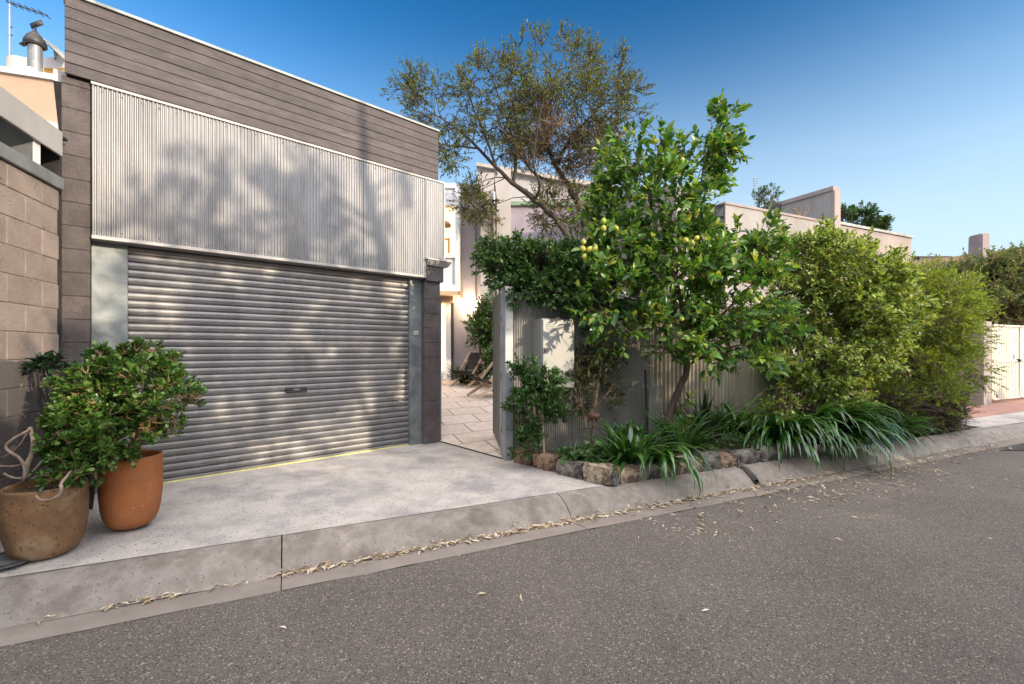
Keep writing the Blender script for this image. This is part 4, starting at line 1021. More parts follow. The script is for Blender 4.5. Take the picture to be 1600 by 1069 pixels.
mb = MB(); mb.fbox(XF, P(752,0,Yp).x, P(960,0,YHs).x, -YHs-3, -YHs-.01, 0, hp(0,322).z); mb.build('side_wall', M['lav'], ho)
mb = MB(); mb.fbox(XF, P(798,0,YHs).x, P(960,0,YHs).x, -YHs-3, -YHs+.08, hp(0,322).z+.002, hp(0,316).z); mb.build('green_gutter', mat('green_gutter',(.16,.24,.17),(.22,.3,.22),4), ho)
# projecting window bay
Yw = YHs-.45
wx0, wx1 = P(640,0,Yw).x, P(717,0,Yw).x
fz = lambda py: P(0,py,Yw).z
mb = MB(); mb.fbox(XF, P(711,0,Yw).x, wx1, -YHs+.002, -Yw, fz(456), fz(288)); mb.fbox(XF, wx0, P(711,0,Yw).x-.002, -YHs+.002, -Yw, fz(456), fz(445))
mb.fbox(XF, wx0, P(711,0,Yw).x-.002, -YHs+.002, -Yw, fz(403), fz(397)); mb.fbox(XF, wx0, P(711,0,Yw).x-.002, -YHs+.002, -Yw, fz(320), fz(315)); mb.fbox(XF, wx0, P(711,0,Yw).x-.002, -YHs+.002, -Yw, fz(294), fz(286))
wf = mb.build('window_frame', M['white'], ho)
mb = MB(); mb.fbox(XF, wx0, P(711,0,Yw).x-.003, -YHs+.002, -Yw-.05, fz(445)+.001, fz(403)-.001); pm = mat('pale_panel',(.60,.58,.63),(.66,.64,.69),3); mb.build('spandrel', pm, ho); mb = MB(); mb.fbox(XF, wx0, P(711,0,Yw).x-.003, -YHs+.002, -Yw-.05, fz(315)+.001, fz(294)-.001); mb.build('spandrel', pm, ho)
mb = MB(); mb.fbox(XF, wx0, P(711,0,Yw).x-.004, -YHs+.003, -Yw-.30, fz(397)+.002, fz(320)-.002); mb.build('lit_room', M['lit'], ho, parent=wf)
q = P(696,352,Yw+.1); mb = MB(); mb.lathe([(.03,.12),(.09,.09),(.16,.0),(.13,-.06),(.001,-.07)], tuple(q+V((.0,0,0))), 16); mb.tube([q+V((-.05,0,.1)),q+V((-.08,0,.5))],.012,6); mb.build('pendant_lamp', M['glass'], ho, parent=wf, smooth=True)
mb = MB(); a = P(693,372,Yw+.12); b = P(701,396,Yw+.12)
for x in (a.x, b.x): mb.fbox(XF, x-.03, x+.03, -a.y-.02, -a.y, b.z, a.z)
mb.fbox(XF, a.x+.03, b.x-.03, -a.y-.02, -a.y, a.z-.06, a.z); mb.build('inner_frame', mat('orange_wood',(.55,.27,.06),(.65,.34,.09),6), ho, parent=wf)
# timber awning and glazed door
mb = MB(); mb.fbox(XF, P(640,0,Yw-.3).x, P(722,0,Yw-.3).x, -YHs+.002, -Yw+.3, fz(463), fz(457)-.002); mb.fbox(XF, P(640,0,Yw).x, P(708,0,Yw).x, -YHs+.002, -Yw, fz(472), fz(463)-.002)
mb.fbox(XF, P(719,0,Yw-.3).x, P(724,0,Yw-.3).x, -Yw+.3-.05, -Yw+.33, fz(467), fz(455)); mb.build('awning', M['timber'], ho)
zc = cz(YHs)
mb = MB(); mb.fbox(XF, hp(660,0).x, hp(697,0).x, -YHs+.002, -YHs+.03, zc+.05, hp(0,474).z); mb.build('lit_doorway', M['lit'], ho)
mb = MB()
for a,b in ((697,705),): mb.fbox(XF, hp(a,0).x, hp(b,0).x, -YHs+.002, -YHs+.06, zc, hp(0,472).z)
mb.fbox(XF, hp(660,0).x, hp(697,0).x-.002, -YHs+.032, -YHs+.06, zc, zc+.25); dr_ = mb.build('door', M['white'], ho)
mb = MB(); mb.fbox(XF, hp(706,0).x, hp(709,0).x, -YHs+.002, -YHs+.07, zc, hp(0,472).z); mb.build('door_jamb', M['darkmetal'], ho)
mb = MB(); mb.tube([hp(742,470,YHs-.04), hp(742,330,YHs-.04)], .025, 6); mb.build('conduit', M['flash'], ho)
mb = MB(); mb.tube([hp(772,470,Yp-.03), hp(772,300,Yp-.03)], .03, 8); mb.build('downpipe', M['white'], ho)
# lower wall lit by lamp
wlmp = thing('wall_lamp', hp(733,478), 'glowing wall lamp on the house above the folding chairs', 'lamp')
q = hp(733,478); mb = MB(); mb.fbox(XF, q.x-.05, q.x+.05, -YHs+.001, -YHs+.07, q.z-.08, q.z+.02); mb.build('bracket', M['darkmetal'], wlmp)
mb = MB(); prof = [(max(.001,.075*math.sin(math.pi*i/10)), .075*-math.cos(math.pi*i/10)) for i in range(11)]; mb.lathe(prof, (q.x,YHs-.16,q.z+.03), 20); mb.build('bulb', M['bulb'], wlmp, smooth=True)
ld = bpy.data.lights.new('lamp_light','POINT'); ld.energy = 16; ld.color = (1,.74,.42); ld.shadow_soft_size = .1
lo = bpy.data.objects.new('lamp_light', ld); COL.objects.link(lo); lo.parent = wlmp; lo.location = V((q.x,YHs-.3,q.z+.02)) - wlmp.location
# house behind
ub = thing('upper_house', (1.2,17,0), 'pale cream two storey house with tiled roof edge behind the big tree', 'house')
Yu = 17.0; mb = MB(); a = P(745,270,Yu); b = P(960,285,Yu)
mb.hexa([(a.x,Yu,0),(b.x,Yu,0),(b.x,Yu+5,0),(a.x,Yu+5,0),(a.x,Yu,P(0,262,Yu).z),(b.x,Yu,P(0,300,Yu).z),(b.x,Yu+5,P(0,300,Yu).z),(a.x,Yu+5,P(0,262,Yu).z)]); mb.build('wall', M['cream'], ub)
mb = MB(); mb.hexa([(a.x,Yu-.2,P(0,262,Yu).z+.003),(b.x,Yu-.2,P(0,300,Yu).z+.003),(b.x,Yu+5,P(0,300,Yu).z+.003),(a.x,Yu+5,P(0,262,Yu).z+.003),(a.x,Yu-.2,P(0,257,Yu).z),(b.x,Yu-.2,P(0,293,Yu).z),(b.x,Yu+5,P(0,293,Yu).z),(a.x,Yu+5,P(0,257,Yu).z)])
mb.build('roof_edge', mat('roof_edge_tile',(.36,.31,.275),(.44,.385,.345),6), ub)

# folding chairs
def chair():
    r = thing('folding_chair', (0,0,0), 'low folding timber chair with black canvas facing the house door', 'chair', 'folding chairs in the courtyard')
    for s in (-.27,.27):
        mb = MB(); mb.bar((s,-.42,0),(s,.30,.40),.03,.055); mb.build('leg', M['timber'], r)
        mb = MB(); mb.bar((s*.88,.28,0),(s*.88,-.12,.34),.03,.05); mb.bar((s*.88,-.14,.32),(s*.88,.34,.86),.03,.05); mb.build('leg', M['timber'], r)
    mb = MB(); mb.bar((-.27,.28,.385),(.27,.28,.385),.03,.03); mb.bar((-.25,.1,.13),(.25,.1,.13),.03,.03); mb.build('stretcher', M['timber'], r)
    def sl(name, rows):
        mb = MB(); mb.grid(rows); mb.grid([[V(p)+V((0,.004,-.012)) for p in row] for row in rows]); return mb.build(name, M['sling'], r)
    sl('seat', [[(x, y, .36-.05*math.sin(math.pi*(j/6)) + (.06 if j==0 else 0)) for x in np.linspace(-.26,.26,5)] for j,y in enumerate(np.linspace(-.38,.16,7))])
    bk = ('backrest', [[(x, .08+.27*j/6+.03*math.sin(math.pi*j/6), .40+.46*j/6) for x in np.linspace(-.25,.25,5)] for j in range(7)])
    rows = bk[1]; mb = MB()
    for j in (0,6):
        for x in np.linspace(-.22,.22,8): mb.fbox(XF, x-.008, x+.008, -(.08+.27*j/6)+.004, -(.08+.27*j/6)+.012, .40+.46*j/6-.02, .40+.46*j/6+.02)
    LACE = mb; mb = MB(); mb.grid(rows); mb.grid([[V(p)+V((0,.004,-.012)) for p in row] for row in rows]); mb.build('backrest', M['sling'], r, extra=(LACE, M['white']))
    return r
ch = chair()
def place(o, px, py, z, rz):
    q = G(px,py,z); o.location = q; o.rotation_euler.z = rz
zc1_ = cz(11.3)
place(ch, 733, 604, cz(11.4), rad(-35))
c2 = ch.copy(); COL.objects.link(c2)
for k_ in list(ch.children):
    n_ = k_.copy(); COL.objects.link(n_); n_.parent = c2
    for g_ in k_.children:
        h_ = g_.copy(); COL.objects.link(h_); h_.parent = n_
place(c2, 766, 618, cz(10.6), rad(-60))
c2['label'] = 'nearer folding timber chair with black canvas half hidden by the gate edge'
ch['label'] = 'farther folding timber chair with black canvas in front of the house wall'
# courtyard tree and plants
cb = V((kx(757)*11.9, 11.9, cz(11.9)))
ct = thing('courtyard_tree', cb, 'small round headed tree behind the folding chairs', 'tree'); Yc = 11.9
lim = [([cb, P(752,570,Yc), P(750,545,Yc), P(752,520,Yc)],[.04,.035,.03,.015]), ([P(752,560,Yc),P(762,540,Yc),P(765,515,Yc)],[.03,.02,.01]), ([cb+V((.25,0,0)),P(770,560,Yc),P(768,530,Yc)],[.03,.025,.012])]
ell = [E(757,510,Yc,24,28,.5), E(772,500,Yc,22,38,.5), E(748,525,Yc,16,16,.3)]
plant(ct, lim, ell, 130, .17, 7, .16, 8, 1, .075, .038, T_OVA, LF['hedge'], M['bark'], upb=.4, up=.8, br=.012, rmin=.3, tw=.004)
strap_clump('strap_plant', V((kx(728)*12.2,12.2,cz(12.2))), 60, .85, .05, LF['strapdark'], 'dark strappy plant against the house wall behind the farther chair', 'courtyard strap plants', el=(.5,1.45), fall=1.1, spread=.2)
strap_clump('strap_plant', V((kx(762)*12.2,12.2,cz(12.2))), 60, .9, .05, LF['strapdark'], 'dark strappy plant under the small round headed tree', 'courtyard strap plants', el=(.5,1.45), fall=1.1, spread=.2)
b = V((kx(776)*11.3,11.3,cz(11.3))); r = thing('leafy_shrub', b, 'dark leafy shrub beside the nearer folding chair', 'shrub')
plant(r, [([b,b+V((0,0,.3)),b+V((0,0,.6))],[.02,.015,.01])], [((b.x,b.y,b.z+.55),(.28,.3,.5))], 60, .12, 6, .12, 8, 1, .07, .035, T_OVA, LF['hedge'], M['bark'], br=.008, tw=.003, trunk_name='stems')
# dark bar fence seen through the lemon tree
bf0 = V((kx(925)*8.6,8.6,0)); bf = thing('bar_fence', bf0, 'dark upright bar fence glimpsed between the lemon branches', 'fence')
mb = MB(); x0 = kx(925)*8.6; x1 = kx(1060)*8.6; zz0 = P(0,470,8.6).z; zz1 = P(0,385,8.6).z
x = x0
while x < x1: mb.tube([(x,8.6,0),(x,8.6,zz1+.06)], .009, 5); x += .085
mb.build('bars', M['darkmetal'], bf)
mb = MB(); mb.bar((x0,8.6,zz1),(x1,8.6,zz1),.03,.03); mb.build('rail', M['darkmetal'], bf); mb = MB(); mb.bar((x0,8.6,.3),(x1,8.6,.3),.03,.03); mb.build('rail', M['darkmetal'], bf)

# ================================================================== BIG TREE BEHIND THE FENCE
YT = 9.0
tb_ = V((kx(945)*YT, YT, 0))
bt = thing('sparse_tree', tb_, 'tall sparse leaning tree with fine brownish leaves against the blue sky', 'tree')
def TP(*l): return [P(x,y,YT+dy) for x,y,dy in l]
lim = [([tb_]+TP((935,440,0),(905,395,0),(868,340,0),(835,312,0),(808,292,0),(775,262,-.1),(748,232,-.2),(720,205,-.3),(690,185,-.4),(655,165,-.4)), [.12,.10,.09,.085,.078,.062,.048,.038,.028,.018,.008]),
       (TP((800,288,0),(808,265,.1),(803,225,.2),(790,180,.3),(775,140,.4),(765,110,.4)), [.06,.05,.04,.03,.02,.008]),
       (TP((905,395,0),(915,350,.3),(895,300,.4),(868,262,.4),(850,215,.5),(852,170,.6),(868,120,.6),(885,80,.6)), [.09,.085,.075,.065,.052,.038,.024,.008]),
       (TP((868,262,.4),(885,225,.3),(915,190,.2),(950,155,.1),(985,135,0)), [.045,.038,.03,.02,.007]),
       (TP((868,285,.4),(835,275,.2),(818,250,0),(812,210,-.2),(800,170,-.3)), [.04,.034,.03,.022,.008]),
       (TP((915,350,.3),(945,300,.5),(955,250,.6),(970,210,.6),(995,180,.6)), [.05,.042,.034,.022,.008]),
       (TP((775,262,-.1),(760,215,.3),(740,170,.5),(725,130,.6)), [.035,.03,.022,.008]),
       (TP((835,312,0),(848,290,-.4),(830,255,-.6),(840,200,-.8),(850,150,-.9)), [.04,.034,.028,.02,.007]),
       (TP((748,232,-.2),(712,228,-.5),(680,225,-.6),(655,200,-.6)), [.028,.022,.014,.006])]
ell = [E(860,125,YT+.3,95,58,1.1), E(780,140,YT,75,55,1.0), E(700,165,YT-.3,75,45,.8), E(940,150,YT+.2,62,62,1.0), E(860,190,YT,110,55,1.3), E(665,160,YT-.4,42,45,.5), E(905,85,YT+.5,42,30,.6), E(985,165,YT+.1,32,55,.6), E(770,215,YT-.2,60,45,.7), E(920,225,YT+.2,70,50,.9), E(700,235,YT-.5,32,30,.4,.25), E(640,140,YT-.4,22,30,.4,.12), E(745,310,YT+.8,40,30,.4,.35), E(870,330,YT+.4,60,40,.5,.6)]
plant(bt, [(p_, [r_*.72 for r_ in rr_]) for p_, rr_ in lim], ell, 385, .2, 10, .2, 9, .9, .06, .025, T_DIA, LF['ti'], M['greybark'], upb=.25, up=.5, jit=.6, br=.012, rmin=.4, power=.7, tw=.004)
cc_, od_ = blob([E(880,235,YT+.3,75,45,.9), E(930,250,YT+.3,60,55,.7), E(835,215,YT,60,45,.8), E(880,320,YT+.4,60,40,.6)], 190, .1)
C_ = np.repeat(cc_, 6, axis=0) + RNG.normal(size=(190*6,3))*.14; D_ = nrm(RNG.normal(size=(190*6,3)) + np.array([0,0,.4]))
mb = MB()
for i in range(len(C_)):
    a = V(cc_[i//6]); b = V(C_[i]); mb.tube([a, b, b+V(D_[i])*.24], [.006,.0045,.002], 3, False)
mb.build('bare_twigs', M['twig'], bt)
q_ = sprig_leaves(C_, D_, .22, 5, 1.0, .05, .022, .5, .6)
leaves('dry_foliage', *q_, T_DIA, leafmat('dry_tree_leaf', [(.07,.035,.018),(.12,.065,.03),(.09,.08,.028)], .6, .2), bt)
# creeper on the house pier
cbp = V((P(773,0,Yp-.1).x, Yp-.1, .5)); crp = thing('creeper', cbp, 'thin green creeper climbing between the two pale piers', 'creeper')
plant(crp, [([cbp, P(773,440,Yp-.1), P(772,360,Yp-.1), P(774,310,Yp-.1)],[.02,.016,.012,.006])], [E(773,380,Yp-.12,5,75,.08), E(745,320,Yp-.3,28,26,.2), E(735,300,Yp-.3,18,18,.2)], 70, .1, 6, .12, 7, 1, .06, .03, T_DIA, LF['ti'], M['twig'], br=.006, tw=.003, trunk_name='stems')

# ================================================================== RIGHT BACKGROUND
rb = thing('stucco_house', (9,14,0), 'stained stucco house with raised parapet fin above the variegated bush', 'house')
Rf = Frame((9.66,14.0), (0.9026,0.4305))
pR = -Rf.n.dot(V((9.66,14.0)))
Zr = lambda px, py, d=0: Rf.Z(px, py, d)
zw = Zr(1306,352)
mb = MB(); mb.fbox(Rf, Rf.S(1133), -.02, -3.2, 0, 0, zw); mb.build('front_wall', M['stucco'], rb)
mb = MB(); mb.fbox(Rf, Rf.S(1133)-.03, -.02, -.25, .03, zw+.002, zw+.07); mb.build('coping', M['stucco2'], rb, bevel=.01)
# parapet fin running back
FN = Frame(tuple(Rf.w(-.02,-.02,0).xy), (-0.4305,0.9026))
zf_ = Zr(1306,293)
ln = 5.2
mb = MB(); mb.fbox(FN, .0, ln, -.12, .12, zw-.5, zf_-.12); mb.build('parapet_fin', M['stucco'], rb)
mb = MB(); mb.fbox(FN, -.05, ln, -.16, .16, zf_-.118, zf_+.02); mb.fbox(FN, -.06, .12, .1205, .15, zw-.45, zf_-.12); mb.fbox(FN, -.09,.0, -.15,.15, zw-.45, zf_-.12); mb.build('fin_coping', M['stucco2'], rb, bevel=.01)
Rf2 = Frame(tuple(Rf.w(.02,-.1,0).xy), (0.9026,0.4305))
mb = MB(); zw2 = Rf2.Z(1306,350); s_e = Rf2.S(1424)
mb.fbox(Rf2, 0.02, s_e, -4, 0, 0, zw2); mb.build('side_wall', M['stucco2'], rb)
mb = MB(); mb.fbox(Rf2, .02, s_e+.04, -4.05, .05, zw2+.002, zw2+.08); mb.build('side_capping', M['coping'], rb)
# trellis on the roof terrace
tr0 = Rf.w(Rf.S(1133),-.02,zw-1.5); tre = thing('metal_trellis', tr0, 'dark grid railing at the left end of the stucco wall', 'trellis')
mb = MB(); TF = Frame(tuple(tr0.xy), (-0.75,0.66))
for i in range(9): mb.bar(TF.w(i*.22,0,zw-2.2), TF.w(i*.22,0,zw+.02), .035,.035)
for z in (zw, zw-.3, zw-.9, zw-1.5, zw-2.1): mb.bar(TF.w(0,0,z), TF.w(1.8,0,z), .035,.035)
mb.build('bars', M['darkmetal'], tre)
mb = MB(); mb.fbox(TF, .2, 3.0, -2.6, -.7, 0, zw-.1); mb.build('return_wall', M['stucco'], rb)
for px, top, bot, lab in ((1133,272,330,'thin roof antenna just right of the lemon tree top'),(1180,272,330,'thin roof antenna left of the bare roof plants')):
    q = P(px,bot,15.5); h = P(px,top,15.5).z - q.z
    antenna(q, h, [(h*.86,-.1,.1),(h*.8,-.07,.09),(h*.74,-.06,.1),(h*.68,-.09,.05),(h*.6,-.05,.07)], lab, 'roof antennas', None, .012)
# roof garden plants and railing
q = P(1200,340,15.6); rp_ = thing('roof_plant', q, 'straggly dark roof plant beside the sloping parapet fin', 'plant')
lim = [([P(x,340,15.6), P(x+dx*.5,318,15.6), P(x+dx,y,15.6)],[.02,.015,.006]) for x,dx,y in ((1196,-4,300),(1202,3,298),(1208,0,300),(1190,-8,308))]
plant(rp_, lim, [E(1197,308,15.6,14,14,.3), E(1207,302,15.6,9,14,.3), E(1184,306,15.6,7,8,.2)], 42, .12, 4, .12, 6, 1, .085, .035, T_DIA, LF['hedge'], M['twig'], br=.008, tw=.004, trunk_name='stems')
mb = MB()
for i in range(5):
    a = P(1195+i*6,342,15.3); b = P(1195+i*6,321-i*.6,15.3); mb.bar(a,b,.03,.03)
mb.bar(P(1194,323,15.3),P(1220,319,15.3),.03,.03); mb.bar(P(1194,332,15.3),P(1220,329,15.3),.03,.03)
tag(mb.build('roof_railing', M['darkmetal']), 'short dark railing on the stucco roof below the straggly plant', 'railing')
q = Rf.w(Rf.S(1252),-.3,zw); bp_ = thing('bare_shrub', q, 'leafless twiggy shrub in front of the parapet fin', 'shrub')
mb = MB(); Yq = q.y
for pts in (((1250,345),(1246,330),(1238,318)),((1250,345),(1249,325),(1249,317)),((1252,345),(1258,330),(1263,318)),((1253,340),(1262,330),(1264,322)),((1247,335),(1240,327),(1236,325))):
    mb.tube([P(x,y,Yq) for x,y in pts], [.022,.016,.008], 5)
mb.build('branches', M['twig'], bp_)
# trees peeking above the grey wall
for (px,py,rx,ry,lab) in ((1316,335,8,9,'small sparse treetop beside the parapet fin'),(1347,338,16,18,'round dark treetop above the grey stucco wall'),(1372,352,13,7,'low thin treetop right of the round dark one')):
    b = V((kx(px)*22,22,0)); t = thing('distant_tree', b, lab, 'tree', 'trees behind the stucco house')
    plant(t, [([b, P(px,400,22), P(px,py+ry*.5,22)],[.12,.1,.04])], [E(px,py,22,rx,ry,.5)], 46 if rx>10 else 26, .2, 6, .16, 7, 1, .13, .065, T_DIA, LF['hedge'], M['bark'], br=.02, tw=.008)
# far building
fbd = thing('far_house', (20,26,0), 'small pale far house with low roof right of the grey stucco wall', 'house')
a = P(1424,408,24); b = P(1475,410,24)
mb = MB(); mb.fbox(XF, a.x-1, b.x, -28, -24, 0, P(0,402,24).z); mb.build('wall', M['white'], fbd)
mb = MB(); mb.hexa([(a.x-1,23.7,P(0,402,24).z),(b.x+.2,23.7,P(0,402,24).z),(b.x+.2,28,P(0,402,24).z),(a.x-1,28,P(0,402,24).z),(a.x-1,24.5,P(0,396,24).z),(b.x-1,24.5,P(0,398,24).z),(b.x-1,27.5,P(0,398,24).z),(a.x-1,27.5,P(0,396,24).z)]); mb.build('roof', M['flash'], fbd)
mb = MB(); q = P(1429,405,24)
for i in range(2): mb.fbox(XF, q.x+i*.2-.06, q.x+i*.2+.06, -23.999, -23.97, q.z-.12, q.z+.1)
mb.build('window', M['darkmetal'], fbd)
# brown roof with chimney and climber
br_ = thing('roofed_cottage', (17,16.5,0), 'brown roofed cottage mostly hidden behind climbers at the right edge', 'house')
mb = MB()
A0 = P(1424,409,18); A1 = P(1528,396,17); A2 = P(1660,377,15.5)
def dn(p, y, dz): return V((p.x, p.y+y, p.z-dz))
mb.grid([[dn(A0,-.8,.9),dn(A1,-.8,.9),dn(A2,-.8,.9)],[A0,A1,A2],[dn(A0,2.5,.3),dn(A1,2.5,.3),dn(A2,2.5,.3)]]); mb.build('roof', M['roofbrown'], br_)
mb = MB(); 
for a,b in ((A0,A1),(A1,A2)):
    mb.hexa([V((a.x,a.y-.3,0)),V((b.x,b.y-.3,0)),V((b.x,b.y+2,0)),V((a.x,a.y+2,0)),dn(a,-.3,.55),dn(b,-.3,.55),dn(b,2,.55),dn(a,2,.55)])
mb.build('wall', M['chimney'], br_)
mb = MB(); q = P(1534,400,16.6); ww = 7*16.6/F
mb.hexa([(q.x-ww-.05,16.4,2.5),(q.x+ww,16.4,2.5),(q.x+ww,17,2.5),(q.x-ww-.05,17,2.5),(q.x-ww+.0,16.45,P(0,366,16.6).z),(q.x+ww,16.45,P(0,365,16.6).z),(q.x+ww,16.95,P(0,365,16.6).z),(q.x-ww+.0,16.95,P(0,366,16.6).z)])
mb.build('chimney', M['chimney'], br_, bevel=.04, segs=2)
cl0 = V((kx(1560)*14.2,14.2,0)); clm = thing('climber_hedge', cl0, 'broad soft green climber mass behind the cream gate', 'hedge')
ell = [E(1560,455,14.2,60,55,1.0), E(1620,450,14.0,50,60,1.0), E(1500,446,15,50,32,.8), E(1460,455,15.5,45,36,.7), E(1590,428,14.5,45,32,.7), E(1560,490,13.6,70,25,.6)]
plant(clm, [([cl0,P(1560,520,14.2),P(1560,450,14.2)],[.1,.08,.03]), ([cl0,P(1500,500,14.8),P(1470,450,15.2)],[.08,.06,.02]), ([cl0,P(1600,500,14.2),P(1620,440,14)],[.08,.06,.02])], ell, 480, .34, 10, .24, 9, 1, .095, .05, T_DIA, LF['ivy'], M['twig'], br=.02, rmin=.35, tw=.006)

# neighbour's gate, pillar, bin
NG = Frame(tuple(G(1537,633,0).xy), (0.9026,0.4305))
npl = thing('rendered_pillar', NG.w(0,0,0), 'pinkish rendered gate pillar left of the cream gate', 'pillar')
zp = NG.Z(1540,502)
mb = MB(); mb.fbox(NG, 0, NG.S(1550), -.75, 0, -.02, zp); mb.build('shaft', M['pillar'], npl, bevel=.012, segs=2)
mb = MB(); mb.fbox(NG, NG.S(1550)*.05-.9, -.001, -.75, -.62, -.02, zp-.02); mb.build('wing_wall', M['pillar'], npl)
cg = thing('cream_gate', NG.w(NG.S(1550),-.1,0), 'cream double leaf metal gate with rust marks along the top', 'gate')
s0 = NG.S(1550,-.1)+.01
for k_ in range(2):
    a = s0 + k_*(NG.S(1593,-.1)-s0+.02); b = (NG.S(1592,-.1)) if k_==0 else a+1.2
    n = int((b-a)/.012); top=[];bot=[]
    for i in range(n+1):
        s = a+(b-a)*i/n; ph = ((s-a)/.13) % 1; dd = .012 if ph > .72 else 0
        bot.append(NG.w(s,-.1+dd,.07)); top.append(NG.w(s,-.1+dd,1.84))
    mb = MB(); mb.strip(bot,top); lf = mb.build('leaf', M['creamgate'], cg)
    mb = MB(); mb.fbox(NG, a, b, -.10, -.07, 1.842, 1.885); mb.build('rail', M['creamgate'], cg, parent=lf); mb = MB(); mb.fbox(NG, a, b, -.085, -.068, .98, 1.02); mb.build('rail', M['creamgate'], cg, parent=lf); mb = MB(); mb.fbox(NG, a, b, -.085, -.068, .07, .10); mb.build('rail', M['creamgate'], cg, parent=lf)
q = NG.w(NG.S(1591,-.07),-.06,NG.Z(1591,563,-.07)); mb = MB(); mb.lathe([(.001,-.04),(.04,-.03),(.045,0),(.04,.03),(.001,.04)], tuple(q), 12); mb.build('handle', M['black'], cg, smooth=True)
q = NG.w(NG.S(1586,-.07),-.06,NG.Z(1586,557,-.07)); mb = MB(); mb.fbox(NG, NG.S(1586,-.08)-.04, NG.S(1586,-.08)+.03, -.085,-.07,q.z-.05,q.z+.05); mb.build('lock_plate', M['sticker'], cg)
wb0 = G(1506,631,.0); wb = thing('wheelie_bin', wb0, 'dark green wheelie bin half hidden by the feathery bush', 'bin')
mb = MB(); B0 = .22; x,y = wb0.x-.05, wb0.y+.2
mb.hexa([(x-.2,y-.22,.06),(x+.2,y-.22,.06),(x+.2,y+.22,.06),(x-.2,y+.22,.06),(x-.27,y-.28,.95),(x+.27,y-.28,.95),(x+.27,y+.3,.95),(x-.27,y+.3,.95)]); mb.build('body', M['bin'], wb, bevel=.02)
mb = MB(); mb.hexa([(x-.29,y-.32,.955),(x+.29,y-.32,.955),(x+.29,y+.33,.955),(x-.29,y+.33,.955),(x-.25,y-.28,1.03),(x+.25,y-.28,1.03),(x+.25,y+.3,1.07),(x-.25,y+.3,1.07)]); mb.build('lid', M['bin'], wb, bevel=.01)
for s in (-.1,.27):
    mb = MB(); mb.tube([(x+s-.03+.0,y-.12,.1),(x+s+.03,y-.12,.1)], .1, 18); mb.build('wheel', M['black'], wb)

# ================================================================== ACROSS THE STREET (behind the camera: casts the dappled shade)
SUNEL, SH = 16.0, V((.85,-.53,0)).normalized()
def street_tree(base, h, r, nclump, label, seed):
    b = V(base); t = thing('street_tree', b, label, 'tree', 'street trees across the road')
    lim = [([b, b+V((.05,.05,h*.35)), b+V((-.1,.1,h*.6)), b+V((0,.2,h*.92))],[.14,.12,.09,.02])]
    for i in range(6):
        a = i*1.05+seed; z = h*(.38+.07*i); lim.append(([b+V((0,.05,z)), b+V((math.cos(a)*r*.5,math.sin(a)*r*.5,z+h*.08)), b+V((math.cos(a)*r*.95,math.sin(a)*r*.95,z+h*.12))],[.06,.04,.015]))
    ell = [((b.x+math.cos(i*1.05+seed)*r*.6, b.y+math.sin(i*1.05+seed)*r*.6, h*(.5+.065*i)),(r*.55,r*.55,h*.11)) for i in range(6)] + [((b.x,b.y+.2,h*.9),(r*.5,r*.5,h*.1))]
    plant(t, lim, ell, nclump, .35, 8, .3, 8, 1, .14, .05, T_DIA, LF['street'], M['greybark'], br=.03, tw=.008)
tt = V((8.55,-.55,-.02)); t_ = thing('street_tree', tt, 'tall open street tree with a curved trunk on the far footpath behind the viewpoint', 'tree', 'street trees across the road')
def sb(px, z, back=12.0):     # where a sunbeam that lands on the garage at (px, z) passes the far footpath
    q = GA.w(gs(px), 0, z); k_ = math.tan(rad(SUNEL)); return V((q.x+SH.x*back, q.y+SH.y*back, z+back*k_))
lim = [([tt, tt+V((.1,0,2.2)), tt+V((.25,.1,4.2)), sb(600,2.3), sb(592,2.7), sb(575,3.1), sb(566,3.5), sb(560,4.3)],[.16,.14,.12,.10,.095,.085,.075,.03]),
       ([sb(592,2.65), sb(540,2.85), sb(470,2.95), sb(400,3.0)],[.04,.03,.02,.008]), ([sb(588,2.8), sb(520,3.1), sb(450,3.25)],[.035,.025,.008]),
       ([sb(598,2.4), sb(520,2.4), sb(420,2.45), sb(330,2.55)],[.045,.032,.022,.008]), ([sb(572,3.2), sb(610,3.5), sb(640,3.6)],[.03,.02,.008]),
       ([tt+V((.2,.1,3.6)), sb(520,1.7), sb(440,1.6), sb(360,1.9)],[.05,.035,.02,.008]), ([tt+V((.15,.05,3.0)), sb(640,1.3), sb(660,1.6)],[.04,.03,.01])]
def sE(px, z, a, h, back=12.0): return (tuple(sb(px,z,back)), (a, .5, h))
ell = [sE(470,2.95,.34,.16), sE(400,3.0,.3,.10), sE(480,3.2,.3,.10), sE(500,2.72,.36,.11), sE(430,2.5,.42,.12), sE(340,2.62,.34,.13), sE(540,2.42,.28,.10), sE(330,3.05,.2,.07), sE(630,3.15,.2,.12), sE(230,2.55,.25,.12),
       sE(470,1.9,.5,.25), sE(380,1.6,.45,.3), sE(560,1.9,.4,.22), sE(620,1.3,.4,.4), sE(520,1.2,.5,.3), sE(300,1.95,.35,.15)]
plant(t_, lim, ell, 170, .2, 6, .2, 8, 1, .13, .05, T_DIA, LF['street'], M['greybark'], br=.02, tw=.006, rmin=.1)
street_tree((11.6,.5,-.02), 5.1, 1.7, 100, 'short street tree on the far footpath, out of the picture', 1.3)
street_tree((15.5,2.0,-.02), 4.2, 1.6, 70, 'street tree on the far footpath, out of the picture to the right', 2.2)
street_tree((6.5,-1.9,-.02), 4.9, 1.7, 130, 'low bushy street tree on the far footpath, out of the picture', 3.1)
hg0 = K(3.5,-4.6,0); hg = thing('street_hedge', hg0, 'tall loose hedge along the far footpath behind the viewpoint', 'hedge')
ell = [(tuple(K(t,-4.6+random.uniform(-.2,.2),1.7)),(1.0,.7,1.75+.2*math.sin(t*1.7)+.15*math.sin(t*.7))) for t in np.arange(-3,22,1.1)]
